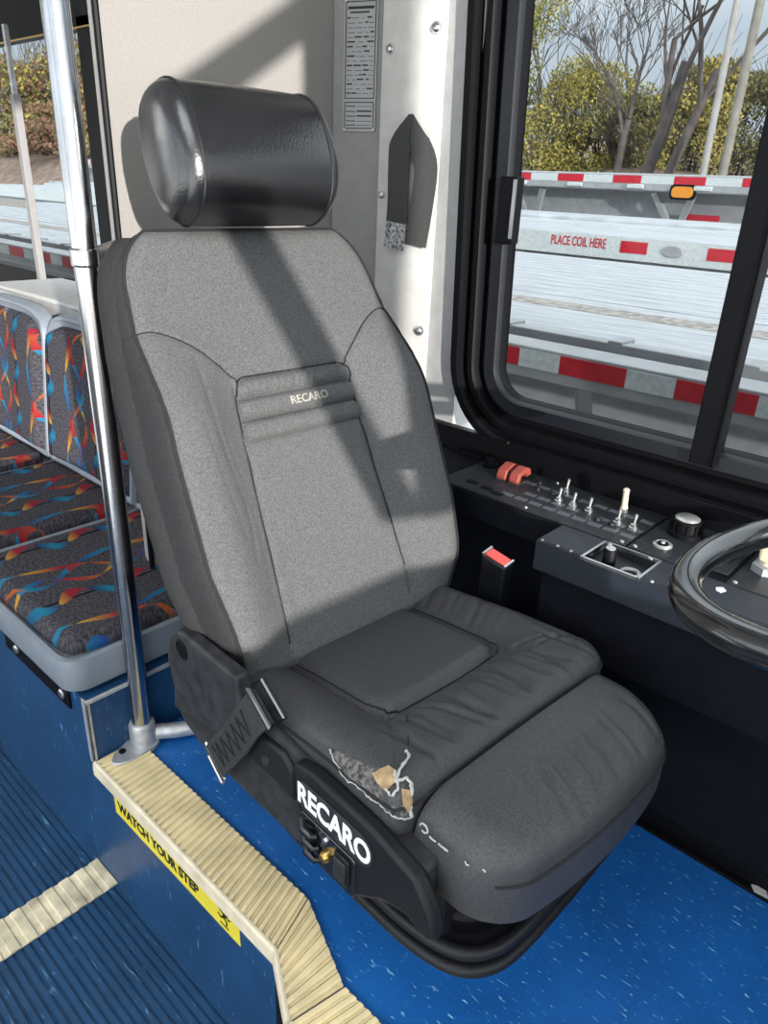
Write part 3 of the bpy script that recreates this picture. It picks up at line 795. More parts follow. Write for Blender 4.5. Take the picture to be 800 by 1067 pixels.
    mb.tube([(A[i, j] * 1.003, B[i, j] - .001, Hh[i, j]) for i, j in left[::3] + ring[::3] + right[::3]], .0022, 6); mb.build('cushion_piping', 'piping', cush)
    mb = MB(); dens = []
    for p, q in zip(ci[:-1], ci[1:]):
        for k in range(6): dens.append((p[0] + (q[0] - p[0]) * k / 6, p[1] + (q[1] - p[1]) * k / 6))
    mb.tube([(a, b, chat(a, b) + .0008) for a, b in dens], .0015, 5); mb.build('insert_seam', 'piping', cush)
    # torn corner: exposed backing, foam lumps and pale threads on the left front corner
    tear_parts(cush)
    # ---------------- thigh extension
    na, nb = 120, 60
    Sg, Tg = np.meshgrid(np.linspace(-1, 1, na), np.linspace(0, 1, nb), indexing='ij')
    hw_ = .209
    A = Sg * hw_; Dd = Tg * .122; rc = np.where(Sg > 0, .085, .058)
    ax = np.clip(np.abs(A) - (hw_ - rc), 0, None); bx = np.clip(Dd - (.122 - rc), 0, None); over = np.hypot(ax, bx)
    cm_ = (ax > 0) & (bx > 0); mxx = np.maximum(ax, bx); k_ = np.where(cm_, mxx / np.maximum(over, 1e-9), 1)
    A = np.where(cm_, np.sign(A) * (hw_ - rc + ax * k_), A); Dd = np.where(cm_, .122 - rc + bx * k_, Dd)
    bow = .026 * (1 - (A / hw_) ** 2)
    vr2 = -.192; B = vr2 - Dd * (1 + bow / .122)
    edge = np.where(cm_, rc - mxx, np.minimum(hw_ - np.abs(Sg * hw_), .122 - Tg * .122)); e3 = Tg * .12 + .014
    Hh = .446 + .006 * (1 - Sg ** 2) - roll(edge, .050) * .95 - roll(e3, .022) * .8
    A = A - .016
    for q in range(9):
        a0 = -.10 + .26 * q / 8 + random.uniform(-.012, .012)
        Hh -= random.uniform(.0015, .005) * np.exp(-((A - a0 - .35 * (B + .26)) / random.uniform(.006, .012)) ** 2) * sm(-B, .225, .27) * (1 - sm(-B, .30, .335))
    mb, _ = pad(A, B, Hh, -.338, lambda a, b, h: (a, b, h), 0, .012, 5)
    ext = fixn(mb.build('thigh_extension', 'cushion_fabric', S, angle=70))
    mb = MB(); mb.tube([(A[i, -1] * 1.002, B[i, -1] - .0008, Hh[i, -1]) for i in range(0, na, 2)], .0018, 6); mb.build('extension_piping', 'piping', ext)
    mb = MB()
    rr = random.Random(5)
    MB().tube([(-.226 + .0, -.2077 + .006 * math.cos(q), .4228 + .006 * math.sin(q)) for q in np.linspace(0, 5.2, 12)], .0012, 5).build('loose_thread', 'thread', ext)
    for y, z, l in ((-.2170, .4180, .010), (-.2312, .4185, .012), (-.2396, .4185, .006), (-.2669, .4190, .006), (-.2844, .4155, .005)):
        x = -.2262 if y > -.25 else (-.2215 if y > -.275 else -.2125)
        MB().tube([(x, y, z), (x - .001, y - l * .5, z + rr.uniform(-.002, .002)), (x, y - l, z + rr.uniform(-.003, .001))], .0011, 5).build('loose_thread', 'thread', ext)
    # ---------------- base: pan, shield, trims, tray, pedestal
    MB().box(-.215, .225, -.235, .26, .195, .378).build('seat_pan', 'plastic', S, bevel=.01)
    sh = lambda a, b, d: (d, a, b)
    shield = [(.30, .395), (.325, .375), (.337, .276), (.31, .256), (.26, .243), (.20, .237), (.08, .241), (0, .247), (-.10, .262), (-.17, .285), (-.23, .325), (-.235, .395), (-.15, .404), (0, .41), (.12, .415)]
    sd = fixn(MB().prism(shield, sh, -.255, -.215).build('side_shield', 'plastic_scuff', S, bevel=.008, segs=3))
    fixn(MB().prism([(.31, .39), (.334, .28), (.26, .30), (.14, .33), (.12, .41)], sh, -.261, -.253).build('scuffed_panel', 'plastic_scuff', sd, bevel=.004))
    brk = fixn(MB().prism([(.300, .35), (.312, .40), (.296, .450), (.270, .470), (.245, .474), (.11, .475), (.09, .40), (.12, .34)], sh, -.274, -.250).build('recline_bracket', 'plastic_scuff', S, bevel=.005, segs=3))
    M = Matrix.Translation((-.2740, .258, .442)) @ Matrix.Rotation(-PI / 2, 4, 'Y')
    MB().lathe([(.017, -.001), (.017, .001), (.015, .002), (.014, .0005)], M, 24).build('pivot_hole', 'rubber', brk)
    trim = [(-.012, .408), (-.018, .34), (-.024, .287), (-.05, .270), (-.10, .266), (-.145, .282), (-.19, .318), (-.225, .330), (-.262, .322), (-.272, .332), (-.262, .366), (-.235, .398), (-.16, .413), (-.05, .416)]
    tr = fixn(MB().prism(trim, sh, -.268, -.246).build('control_trim', 'plastic', S, bevel=.006, segs=3))
    # arm flange running forward from the shield top
    fixn(MB().prism([(.13, .39), (.02, .40), (-.005, .385), (-.008, .33), (.03, .335), (.10, .33)], sh, -.264, -.248).build('hinge_cover', 'plastic', S, bevel=.006))
    MB().lathe([(.008, 0), (.007, .003), (.003, .004)], Matrix.Translation((-.264, .055, .362)) @ Matrix.Rotation(-PI / 2, 4, 'Y'), 14).build('cover_screw', 'plastic_scuff', S)
    cap = rrect(-.170, -.022, .3465, .3945, .0235, 8)
    pl = fixn(MB().prism(cap, sh, -.2700, -.2675).build('name_plate', 'plastic_scuff', tr, bevel=.001))
    text_mesh('RECARO', .0455, lambda x, y, d: (-.2704 - d, -.096 - x, .3705 + y), .0006, .0014, .97, xscale=.82).build('name_lettering', 'white', pl, smooth=False)
    swp = fixn(MB().prism(rrect(-.140, -.030, .276, .342, .008, 4), sh, -.270, -.266).build('switch_panel', 'gloss_black', tr, bevel=.001))
    for k in range(3):
        z = .327 - .017 * k
        mb = MB(); mb.tube([(-.271, -.036 - .004 * k, z + .004), (-.279, -.048 - .004 * k, z), (-.277, -.062 - .004 * k, z - .004), (-.271, -.066 - .004 * k, z - .004)], [.005, .006, .005, .004], 8)
        mb.build('lumbar_lever', 'gloss_black', swp)
    MB().lathe([(.008, 0), (.008, .006), (.005, .010), (.002, .0105)], Matrix.Translation((-.270, -.088, .309)) @ Matrix.Rotation(-PI / 2, 4, 'Y'), 14).build('brass_valve', 'brass', swp)
    MB().lathe([(.005, 0), (.004, .003)], Matrix.Translation((-.270, -.083, .330)) @ Matrix.Rotation(-PI / 2, 4, 'Y'), 12).build('small_screw', 'steel', swp)
    mb = MB(); mb.box(-.274, -.269, -.132, -.104, .290, .334); rk = mb.build('rocker_switch', 'plastic', swp, bevel=.002)
    mb = MB(); mb.box(-.278, -.273, -.129, -.107, .296, .330); mb.build('rocker_button', 'plastic_scuff', rk, bevel=.003)
    # tray under the extension
    out = catmull([(-.225, .10), (-.228, 0), (-.226, -.12), (-.222, -.20), (-.206, -.256), (-.174, -.285), (-.12, -.294), (0, -.290), (.12, -.282), (.20, -.268), (.244, -.240), (.262, -.18), (.264, -.05), (.262, .14)], 6)
    tray = fixn(MB().prism(out, lambda a, b, d: (a, b, d), .205, .242).build('base_tray', 'plastic', S, bevel=.006, segs=3))
    mb = MB(); mb.tube([(a * 1.0, b, .244) for a, b in out], .009, 10); mb.tube([(a * 1.012, b - .004, .219) for a, b in out], .009, 10)
    mb.build('tray_lip', 'plastic', tray)
    inner = [(a * .93, b * .93 + .0) for a, b in out]
    fixn(MB().prism(inner, lambda a, b, d: (a * .98, b, d), .235, .275).build('suspension_cover', 'rubber', S, bevel=.01))
    MB().box(-.10, .15, -.10, .22, .0, .215).build('pedestal', 'rubber', S, bevel=.006)
    # ---------------- belt stub with webbing on the left
    bt = MB()
    ax = Vector((0, -.153, .205)).normalized(); wd = Vector((0, .80, .60)).normalized()
    path = [(-.270, .186, .272), (-.276, .15, .318), (-.276, .11, .372), (-.272, .082, .42), (-.262, .060, .452)]
    ribbon(bt, catmull(path, 5), (.0, .82, .57), .055, .006)
    bo = bt.build('belt_stub', 'webblack', S, bevel=.0012)
    mb = MB(); pth = catmull(path, 5)
    for q in range(9):   # zig-zag stitching
        pass
    zz = []
    for q in range(3, 16):
        p = Vector(pth[q]); zz.append(tuple(p + Vector((-.0042, 0, 0)) + Vector((0, .82, .57)).normalized() * (.018 if q % 2 else -.018)))
    mb.tube(zz, .0010, 4); mb.build('belt_stitching', 'piping', bo)
    mb = MB(); e0 = Vector(path[-1]); w2 = Vector((0, .82, .57)).normalized() * .031
    mb.tube([e0 + w2 + Vector((-.008, 0, 0)), e0 - w2 + Vector((-.008, 0, 0)), e0 - w2 + Vector((.012, -.006, .010)), e0 + w2 + Vector((.012, -.006, .010))], .0042, 8, closed=True)
    mb.build('belt_guide', 'gloss_black', bo)
    e0 = Vector(path[0]); mb = MB(); mb.tube([e0 + w2, e0 - w2, e0 - w2 + Vector((.006, .018, -.026)), e0 + w2 * .6 + Vector((.006, .018, -.026))], .0032, 8, closed=True)
    mb.build('anchor_ring', 'steel', bo)
    # ---------------- red buckle on the far side
    bx = MB(); M = Matrix.Translation((.262, .085, .455)) @ Matrix.Rotation(math.radians(-12), 4, 'Y') @ Matrix.Rotation(math.radians(10), 4, 'X')
    bx.box(-.014, .014, -.026, .026, -.10, .045, 0, M); bo = bx.build('buckle', 'plastic', S, bevel=.004)
    bx = MB(); bx.box(-.010, .010, -.022, .022, .0445, .050, 0, M); bx.build('buckle_button', 'buckle_red', bo, bevel=.002)
    
    for y0 in (.0225, -.0265): bx = MB(); bx.box(-.013, .013, y0, y0 + .004, .043, .049, 0, M); bx.build('buckle_rim', 'steel', bo)

def tear_parts(cush):
    # points on the left front corner of the cushion, in the seat's own frame
    line = [(-.2373, -.0531, .4414), (-.2400, -.0610, .4380), (-.2421, -.0724, .4311), (-.244, -.0934, .4241), (-.244, -.1112, .4281), (-.2446, -.1311, .4281), (-.2449, -.1517, .4306), (-.243, -.1713, .428), (-.2347, -.1824, .4236), (-.2229, -.1865, .4232)]
    upper = [(-.2373, -.0531, .4414), (-.2352, -.070, .446), (-.2332, -.0855, .4489), (-.2316, -.104, .4518), (-.2298, -.1222, .4547), (-.2228, -.1348, .4593), (-.2180, -.148, .4625), (-.2150, -.158, .4625), (-.2170, -.170, .4590), (-.2192, -.1772, .4555)]
    cen = Vector((-.10, -.05, .38)); rr = random.Random(9); G = []
    for a, b in zip(line, upper):
        a, b = Vector(a), Vector(b); row = []
        for k in range(7):
            p = a.lerp(b, k / 6); out = Vector((-.8, -.25 if p.y < -.15 else 0, .55)).normalized()
            row.append(tuple(p + out * (.0012 + .0075 * math.sin(PI * k / 6) * min(1, (a - b).length / .03) + (rr.uniform(-.001, .001) if 0 < k < 6 else 0))))
        G.append(row)
    fixn(MB().grid(np.array(G)).build('torn_backing', 'hidefray', cush))
    def jag(pts, r, amp, name, m):
        P = catmull(pts, 5); out = []
        for i, p in enumerate(P):
            q = Vector(p); d = (q - cen).normalized(); out.append(tuple(q + d * .002 + Vector((rr.uniform(-1, 1), rr.uniform(-1, 1), rr.uniform(-1, 1))) * amp))
        MB().tube(out, [r * rr.uniform(.6, 1.3) for _ in out], 5).build(name, m, cush)
    jag(line, .0011, .0012, 'torn_edge', 'thread')
    jag([(-.1858, -.1334, .4640), (-.1914, -.1456, .4650), (-.2101, -.1512, .4660), (-.2269, -.1607, .4620), (-.2163, -.1674, .4640), (-.2192, -.1772, .4580), (-.2260, -.183, .445), (-.226, -.187, .428)], .0021, .0012, 'torn_flap', 'thread')
    jag([(-.2393, -.1563, .4530), (-.2392, -.166, .4510), (-.2312, -.1669, .4580), (-.2247, -.1567, .4620), (-.2198, -.150, .4650)], .0019, .001, 'torn_flap', 'thread')
    def lump(pts, name):
        P = [Vector(p) for p in pts]; c = sum(P, Vector()) / len(P); up_ = (c - cen).normalized(); mb = MB(); n = len(P)
        V = [tuple(p + up_ * .004) for p in P] + [tuple(c.lerp(p, .6) + up_ * .008) for p in P] + [tuple(c + up_ * .0085)]
        F = [(i, (i + 1) % n, n + (i + 1) % n, n + i) for i in range(n)] + [(n + i, n + (i + 1) % n, 2 * n) for i in range(n)] + [tuple(range(n))[::-1]]
        fixn(mb.add(V, F).build(name, 'foam', cush))
    lump([(-.2336, -.1264, .4525), (-.2240, -.132, .459), (-.2154, -.1353, .4611), (-.2160, -.150, .4630), (-.2193, -.1591, .4625), (-.2393, -.1563, .4499), (-.238, -.140, .451)], 'foam_lump')
    lump([(-.2276, -.1695, .4582), (-.2192, -.1772, .4555), (-.2220, -.184, .444), (-.2278, -.1845, .4311), (-.2332, -.1795, .4428)], 'foam_lump')
    jag([(-.1166, -.0687, .4376), (-.1549, -.108, .4523), (-.1867, -.1376, .460)], .0012, .0001, 'corner_seam', 'piping')
build_driver_seat()

# ================================================================== DASH CONSOLE
def build_dash():
    T = thing('dash_console', 'black side dash with switches below the driver window', 'dashboard', (1.2, .3, .56))
    ox, oy, oz = 1.2, .3, .56
    def box(mb, x0, x1, y0, y1, z0, z1, mi=0): mb.box(x0 - ox, x1 - ox, y0 - oy, y1 - oy, z0 - oz, z1 - oz, mi)
    mb = MB(); box(mb, 1.10, 1.285, -.9, 1.19, .50, .553); mb.build('console_top', 'kick', T, bevel=.003)
    mb = MB(); box(mb, 1.017, 1.10, .466, .555, .526, .556); box(mb, 1.017, 1.10, -.9, .372, .526, .556); box(mb, 1.017, 1.10, -.9, .555, .500, .528)
    box(mb, 1.094, 1.10, .372, .466, .526, .556); box(mb, 1.012, 1.017, -.9, .555, .500, .556)
    ld = mb.build('front_ledge', 'ledge', T, bevel=.002)
    mb = MB(); box(mb, 1.03, 1.14, -.9, .545, .36, .50); mb.build('ledge_skirt', 'kick', T, bevel=.003)
    mb = MB(); box(mb, 1.134, 1.16, -.9, 1.175, .002, .50); mb.build('kick_panel', 'kick', T, bevel=.002)
    # plates
    mb = MB(); box(mb, 1.103, 1.278, .437, .842, .553, .5575); p1 = mb.build('switch_plate', 'dash', T, bevel=.0012)
    mb = MB(); box(mb, 1.128, 1.278, .275, .433, .553, .5575); box(mb, 1.103, 1.128, .300, .433, .553, .5575); p2 = mb.build('knob_plate', 'dash', T, bevel=.0012)
    mb = MB(); box(mb, 1.100, 1.278, .10, .268, .553, .5575); p3 = mb.build('valve_plate', 'dash', T, bevel=.0012)
    mb = MB(); box(mb, 1.100, 1.278, -.3, .095, .553, .5575); mb.build('front_plate', 'dash', T, bevel=.0012)
    def Tm(x, y, z=.5575): return Matrix.Translation((x - ox, y - oy, z - oz))
    def screw(par, x, y, m='steel'): MB().lathe([(.0042, 0), (.004, .0015), (.002, .0026)], Tm(x, y), 10).build('plate_screw', m, par)
    for x, y in ((1.112, .828), (1.112, .640), (1.112, .447), (1.268, .665), (1.268, .828)): screw(p1, x, y)
    for x, y in ((1.112, .423), (1.268, .423)): screw(p2, x, y)
    for x, y in ((1.110, .258), (1.110, .116)): screw(p3, x, y)
    # legend tiles: two rows
    k = 0
    for row, x in enumerate((1.222, 1.172, 1.140)):
        for c in range(9):
            y = .700 - .031 * c
            if row == 0 and c in (): continue
            if row == 1 and c in (0, 5): continue
            mb = MB(); box(mb, x - .0065, x + .0065, y - .012, y + .012, .5575, .5583); mb.build('legend_tile', 'tile', p1)
    for y, x in ((.785, 1.14), (.745, 1.135), (.715, 1.128)):
        mb = MB(); box(mb, x - .007, x + .007, y - .012, y + .012, .5575, .559); mb.build('legend_tile', 'rubber', p1)
    # dome indicator lamps
    for x, y in ((1.205, .672), (1.205, .640), (1.238, .690), (1.162, .520), (1.162, .492)):
        MB().lathe([(.0065, 0), (.0065, .002), (.005, .005), (.001, .006)], Tm(x, y), 12).build('indicator_dome', 'plastic', p1)
    # toggle switches
    def toggle(x, y, lean=.25):
        t = MB().lathe([(.0085, 0), (.0085, .003), (.006, .004), (.006, .008), (.004, .009)], Tm(x, y), 12).build('toggle_switch', 'steel', p1)
        R = Tm(x, y, .5655) @ Matrix.Rotation(lean, 4, 'Y')
        MB().lathe([(.0022, 0), (.0028, .010), (.0036, .017), (.002, .019)], R, 10).build('toggle_lever', 'steel', t)
    for x, y in ((1.240, .628), (1.186, .614), (1.186, .583), (1.186, .550), (1.180, .489), (1.178, .458)): toggle(x, y)
    # ivory lever
    t = MB().lathe([(.009, 0), (.009, .003), (.006, .006)], Tm(1.236, .505), 12).build('ivory_switch', 'steel', p1)
    MB().lathe([(.0055, 0), (.007, .004), (.0055, .008), (.0055, .036), (.0062, .040), (.004, .043)], Tm(1.236, .505, .562) @ Matrix.Rotation(-.12, 4, 'Y'), 14).build('ivory_lever', 'ivory', t)
    # red switch guards
    for y in (.752, .722):
        b = MB(); box(b, 1.190, 1.236, y - .010, y + .010, .5575, .560); g = b.build('guarded_switch', 'steel', p1)
        prof = [(1.190, .566), (1.196, .580), (1.222, .589), (1.236, .584), (1.240, .570), (1.228, .566), (1.224, .576), (1.206, .574), (1.200, .560), (1.192, .560)]
        fixn(MB().prism([(a - ox, z - oz) for a, z in prof], lambda a, z, d: (a, d - oy, z), y - .0105, y + .0105).build('red_guard', 'red_guard', g, bevel=.0015))
    # black knobs at the rear end
    for x, y, r_ in ((1.243, .815, .012), (1.250, .785, .010)):
        t = MB().lathe([(r_ + .004, 0), (r_ + .004, .003), (r_, .004), (r_ * .9, .018), (r_ * .7, .020)], Tm(x, y), 20).build('rotary_knob', 'rubber', p1)
    # round selector with brushed cap
    t = MB().lathe([(.030, 0), (.030, .006), (.026, .009), (.025, .026), (.022, .029)], Tm(1.226, .385), 32).build('selector_knob', 'rubber', p2)
    MB().lathe([(.021, 0), (.021, .002), (.018, .004)], Tm(1.226, .385, .586), 28).build('selector_cap', 'knobtop', t)
    mb = MB()
    for q in range(12):
        a = 2 * PI * q / 12; mb.box(.023, .028, -.003, .003, .005, .024, 0, Tm(1.226, .385) @ Matrix.Rotation(a, 4, 'Z'))
    mb.build('selector_grips', 'rubber', t)
    # key lock / small gauge
    t = MB().lathe([(.016, 0), (.016, .003), (.013, .005), (.011, .003)], Tm(1.150, .392), 28).build('lock_ring', 'knobtop', p2)
    MB().lathe([(.0095, 0), (.009, .003)], Tm(1.150, .392, .560), 20).build('lock_core', 'rubber', t)
    MB().lathe([(.004, 0), (.003, .002)], Tm(1.150, .392, .563), 12).build('lock_slot', 'knobtop', t)
    mb = MB()
    for c in range(6):
        for q in range(2): box(mb, 1.17 + q * .05, 1.205 + q * .05, .335 - c * .010, .341 - c * .010, .5575, .558)
    mb.build('embossed_marks', 'plastic', p2)
    # recessed pocket with rim, black button and ring
    mb = MB()
    for x0, x1, y0, y1 in ((1.010, 1.014, .370, .468), (1.092, 1.096, .370, .468), (1.010, 1.096, .466, .470), (1.010, 1.096, .368, .372)): box(mb, x0, x1, y0, y1, .552, .5575)
    mb.build('pocket_rim', 'steel', ld)
    mb = MB(); box(mb, 1.018, 1.094, .372, .466, .528, .540); mb.build('pocket_floor', 'plastic_scuff', ld)
    t = MB().lathe([(.011, 0), (.011, .026), (.009, .029)], Tm(1.05, .438, .540), 20).build('pocket_button', 'rubber', ld)
    MB().lathe([(.008, 0), (.008, .002)], Tm(1.05, .438, .5685), 16).build('button_cap', 'knobtop', t)
    mb = MB(); mb.tube([(1.045 - ox + .014 * math.cos(q * PI / 10), .397 - oy + .014 * math.sin(q * PI / 10), .542 - oz) for q in range(20)], .0035, 8, closed=True); mb.build('pocket_ring', 'alu', ld)
    screw(ld, 1.085, .455); screw(ld, 1.088, .385)
    for y in (.545, .515, .49, .35): MB().lathe([(.003, 0), (.002, .002)], Matrix.Translation((1.016 - ox, y - oy, .5565 - oz)), 8).build('chipped_spot', 'thread', ld)
    # valve: hex nut and ivory paddle
    t = MB().lathe([(.024, 0), (.024, .012), (.021, .014)], Tm(1.185, .235), 6).build('hex_nut', 'alu', p3)
    MB().lathe([(.014, 0), (.014, .010), (.010, .016)], Tm(1.185, .235, .571), 20).build('valve_stem', 'ivory', t)
    fixn(MB().prism([(-.02, -.012), (.055, -.03), (.06, .0), (.055, .03), (-.02, .012)], lambda a, b, d: (1.185 - ox + a, .235 - oy + b, .585 - oz + d + a * .3), 0, .014).build('valve_paddle', 'ivory', t, bevel=.003))
    fixn(MB().prism([(0, 0), (.012, -.004), (.02, .004), (.012, .012), (.002, .008)], lambda a, b, d: (1.062 - ox + a, .262 - oy + b, .5562 - oz + d), 0, .0005).build('paint_chip', 'white', ld, smooth=False))
    # kick strip along the floor
    t = thing('floor_angle', 'black rubber angle strip where the blue floor meets the dark kick panel', 'trim', (1.134, .4, 0))
    mb = MB(); mb.box(-.02, 0, -1.3, .75, 0, .006); mb.box(-.004, 0, -1.3, .75, 0, .035); mb.build('strip', 'rubber', t, bevel=.001)
    for y in (-.045, -.305):
        fixn(MB().prism([(-.016, y - .016), (-.004, y - .010), (-.003, y + .004), (-.008, y + .014), (-.018, y + .006)], lambda a, b, d: (a, b, d), .006, .009).build('adhesive_scrap', 'thread', t))
build_dash()

# ================================================================== STEERING WHEEL
def build_wheel():
    tl = math.radians(15)
    T = thing('steering_wheel', 'large black steering wheel rim cut by the right edge', 'steering wheel', (.78, .03, .78))
    Rm = Matrix.Rotation(-tl, 4, 'X')
    mb = MB(); mb.tube([tuple(Rm @ Vector((.2 * math.cos(a), .2 * math.sin(a), 0))) for a in np.linspace(0, 2 * PI, 96, endpoint=False)], .0168, 20, closed=True)
    mb.build('rim', 'gloss_black', T, angle=80)
    hub = MB().lathe([(.045, -.06), (.055, -.03), (.05, -.012), (.03, -.006)], Rm, 28).build('hub', 'plastic', T)
    for k in range(3):
        a = -PI / 2 + k * 2 * PI / 3
        p = [tuple(Rm @ Vector((rr * math.cos(a), rr * math.sin(a), z))) for rr, z in ((.03, -.035), (.1, -.03), (.16, -.012), (.195, -.002))]
        MB().tube(p, [.014, .011, .010, .009], 10).build('spoke', 'plastic', T)
    col = MB(); p0 = Vector((0, 0, -.05)); col.tube([tuple(Rm @ p0), (0, -.25, -.60), (0, -.27, -.78)], [.035, .045, .05], 16); col.build('column', 'plastic', T)
build_wheel()

# ================================================================== OUTSIDE
def build_outside():
    GZ = -.95
    mb = MB()
    n = 24
    xs = np.array([1.5, 4, 9, 12, 14.5, 17, 20, 26, 40, 90]); zs = np.array([GZ, GZ, GZ, .0, 1.35, 1.75, 2.0, 2.5, 3.4, 4.5])
    ys = np.linspace(-40, 90, 40)
    G = np.array([[(x, y, z + (.25 * math.sin(y * .8 + x) if x > 12 else 0)) for y in ys] for x, z in zip(xs, zs)])
    mb.grid(G, flip=False); mb.m = [1 if (i // (len(ys) - 1)) >= 3 else 0 for i in range(len(mb.f))]
    fixn(tag(mb.build('ground', ['ground', 'litter']), kind='structure'))
    mb = MB(); mb.box(-60, 1.5, -40, 90, GZ - .1, GZ); tag(mb.build('ground_lot', 'ground'), kind='structure')

    def tape(mb, x, y0, y1, z0, z1, pitch, frac, off, white=1):
        y = y0 + off
        while y < y1:
            mb.box(x - .003, x, y, min(y + pitch * frac, y1), z0, z1, 0)
            if white: mb.box(x - .003, x, min(y + pitch * frac, y1), min(y + pitch, y1), z0, z1, 1)
            y += pitch
    # nearest flatbed
    t = thing('flatbed_trailer', 'nearest white flatbed trailer with large red and white tape right outside window', 'trailer', (2.0, 3, 0), 0)
    def B(mb, x0, x1, y0, y1, z0, z1, mi=0): mb.box(x0 - 2.0, x1 - 2.0, y0 - 3, y1 - 3, z0, z1, mi)
    Y0, Y1 = -4, 11
    zt = .655
    mb = MB(); B(mb, 2.30, 2.78, Y0, Y1, zt - .05, zt + .002); B(mb, 2.95, 5.1, Y0, Y1, zt - .05, zt + .002)
    for x in np.arange(3.1, 5.0, .16): B(mb, x, x + .145, Y0, Y1, zt + .002, zt + .006)
    mb.build('deck', 'deck', t, smooth=False)
    mb = MB(); B(mb, 2.78, 2.95, Y0, Y1, zt - .05, zt + .004); mb.build('wood_nailer', 'deck_wood', t, smooth=False)
    mb = MB(); B(mb, 2.015, 2.14, Y0, Y1, zt - .09, zt - .004); B(mb, 2.235, 2.30, Y0, Y1, zt - .09, zt + .006); B(mb, 2.0, 2.02, Y0, Y1, zt - .10, zt - .002)
    for y in np.arange(-3.6, 10, .42): B(mb, 2.235, 2.33, y, y + .05, zt, zt + .014)
    mb.build('side_rail', 'deck_grey', t, bevel=.004)
    mb = MB(); B(mb, 2.14, 2.235, Y0, Y1, zt - .08, zt - .03); mb.build('winch_track', 'deck_dark', t, smooth=False)
    mb = MB(); tape(mb, 0, Y0 - 3, Y1 - 3, zt - .066, zt - .012, .36, .60, .203); mb.build('reflective_tape', ['tape_red', 'tape_white'], t, smooth=False)
    mb = MB()
    B(mb, 2.6, 5.0, Y0, Y1, zt - .16, zt - .09); B(mb, 2.9, 3.05, Y0, Y1, zt - .75, zt - .16); B(mb, 4.0, 4.15, Y0, Y1, zt - .75, zt - .16); mb.build('chassis', 'deck_grey', t, smooth=False)
    for y in (1.08, -1.5): mb = MB(); mb.tube([(.12, y - 3, zt - .1), (.34, y - 3 - .14, -.55)], .03, 4); mb.box(.22, .46, y - 3.25, y - 3.05, -.62, -.55); mb.build('landing_leg', 'deck_grey', t)
    # middle flatbed
    t = thing('flatbed_trailer', 'middle flatbed trailer marked PLACE COIL HERE on its pale side rail', 'trailer', (6.0, 4, 0), 0)
    def B2(mb, x0, x1, y0, y1, z0, z1, mi=0): mb.box(x0 - 6.0, x1 - 6.0, y0 - 4, y1 - 4, z0, z1, mi)
    Y0, Y1 = -4, 16
    mb = MB(); B2(mb, 6.02, 7.2, Y0, Y1, .60, .78); B2(mb, 7.3, 8.4, Y0, Y1, .70, .86); mb.build('deck', 'deck', t, bevel=.02)
    mb = MB(); B2(mb, 5.99, 6.02, Y0, Y1, .60, .775); B2(mb, 7.2, 7.3, Y0, Y1, .68, .82); mb.build('side_rail', 'tape_white', t, smooth=False)
    mb = MB(); B2(mb, 6.1, 8.3, Y0, Y1, .3, .60); mb.build('chassis', 'deck_grey', t, smooth=False)
    mb = MB()
    for y in (2.66, 1.95 - .0, .3, 5.2, 7.8): mb.box(-.014, -.010, y - 4, y - 4 + .23, .655, .745, 0)
    mb.build('reflective_tape', 'tape_red', t, smooth=False)
    mb = MB()
    for y in (2.50, 1.78, 4.3): mb.lathe([(.09, 0), (.08, .012)], Matrix.Translation((-.012, y - 4 - .05, .695)) @ Matrix.Rotation(-PI / 2, 4, 'Y') @ Matrix.Diagonal((.5, 1, 1, 1)), 16)
    mb.build('stake_pocket', 'deck_grey', t)
    text_mesh('PLACE COIL HERE', .105, lambda x, y, d: (-.0125 - d, -x - .72, .705 + y), .002, .001, 1.0, xscale=.62).build('lettering', 'tape_red', t, smooth=False)
    # far flatbed
    t = thing('flatbed_trailer', 'far flatbed trailer with amber marker lamp below the autumn trees', 'trailer', (9.5, 6, 0), 0)
    def B3(mb, x0, x1, y0, y1, z0, z1, mi=0): mb.box(x0 - 9.5, x1 - 9.5, y0 - 6, y1 - 6, z0, z1, mi)
    Y0, Y1 = -3, 20
    mb = MB(); B3(mb, 9.5, 12.0, Y0, Y1, 1.13, 1.33); mb.build('deck', 'deck_grey', t, bevel=.02)
    mb = MB(); tape(mb, 0, Y0 - 6, Y1 - 6, 1.215, 1.305, .80, .48, .25); mb.build('reflective_tape', ['tape_red', 'tape_white'], t, smooth=False)
    mb = MB()
    for y in np.arange(-2.4, 19, .85): mb.box(-.03, 0, y - 6, y - 6 + .22, 1.155, 1.205)
    mb.build('winch_blocks', 'tape_white', t, bevel=.01)
    mb = MB(); mb.prism(rrect(-.13, .13, -.06, .06, .05, 5), lambda a, b, d: (-.012 - d, 3.90 - 6 + a, 1.135 + b), 0, .02); fixn(mb.build('marker_lamp', 'amber', t))
    mb = MB(); mb.prism(rrect(-.16, .16, -.085, .085, .05, 5), lambda a, b, d: (-d, 3.90 - 6 + a, 1.135 + b), -.02, .012); fixn(mb.build('lamp_bezel', 'rubber', t))
    mb = MB(); B3(mb, 9.9, 10.0, Y0, Y1, .3, 1.13); B3(mb, 9.8, 11.8, Y0, Y1, .2, .5); mb.build('chassis', 'deck_grey', t, smooth=False)
    mb = MB()
    for y in np.arange(-2, 18, 2.1): mb.tube([(.1, y - 6, 1.13), (.34, y - 6 - .25, .62)], .05, 4); mb.tube([(.1, y - 6 - .5, 1.13), (.34, y - 6 - .25, .62)], .05, 4)
    mb.build('brace', 'deck_grey', t)
    mb = MB(); mb.box(.30, .33, 3.52 - 6, 4.0 - 6, .80, .89, 0); mb.build('red_sign', 'tape_red', t, smooth=False)
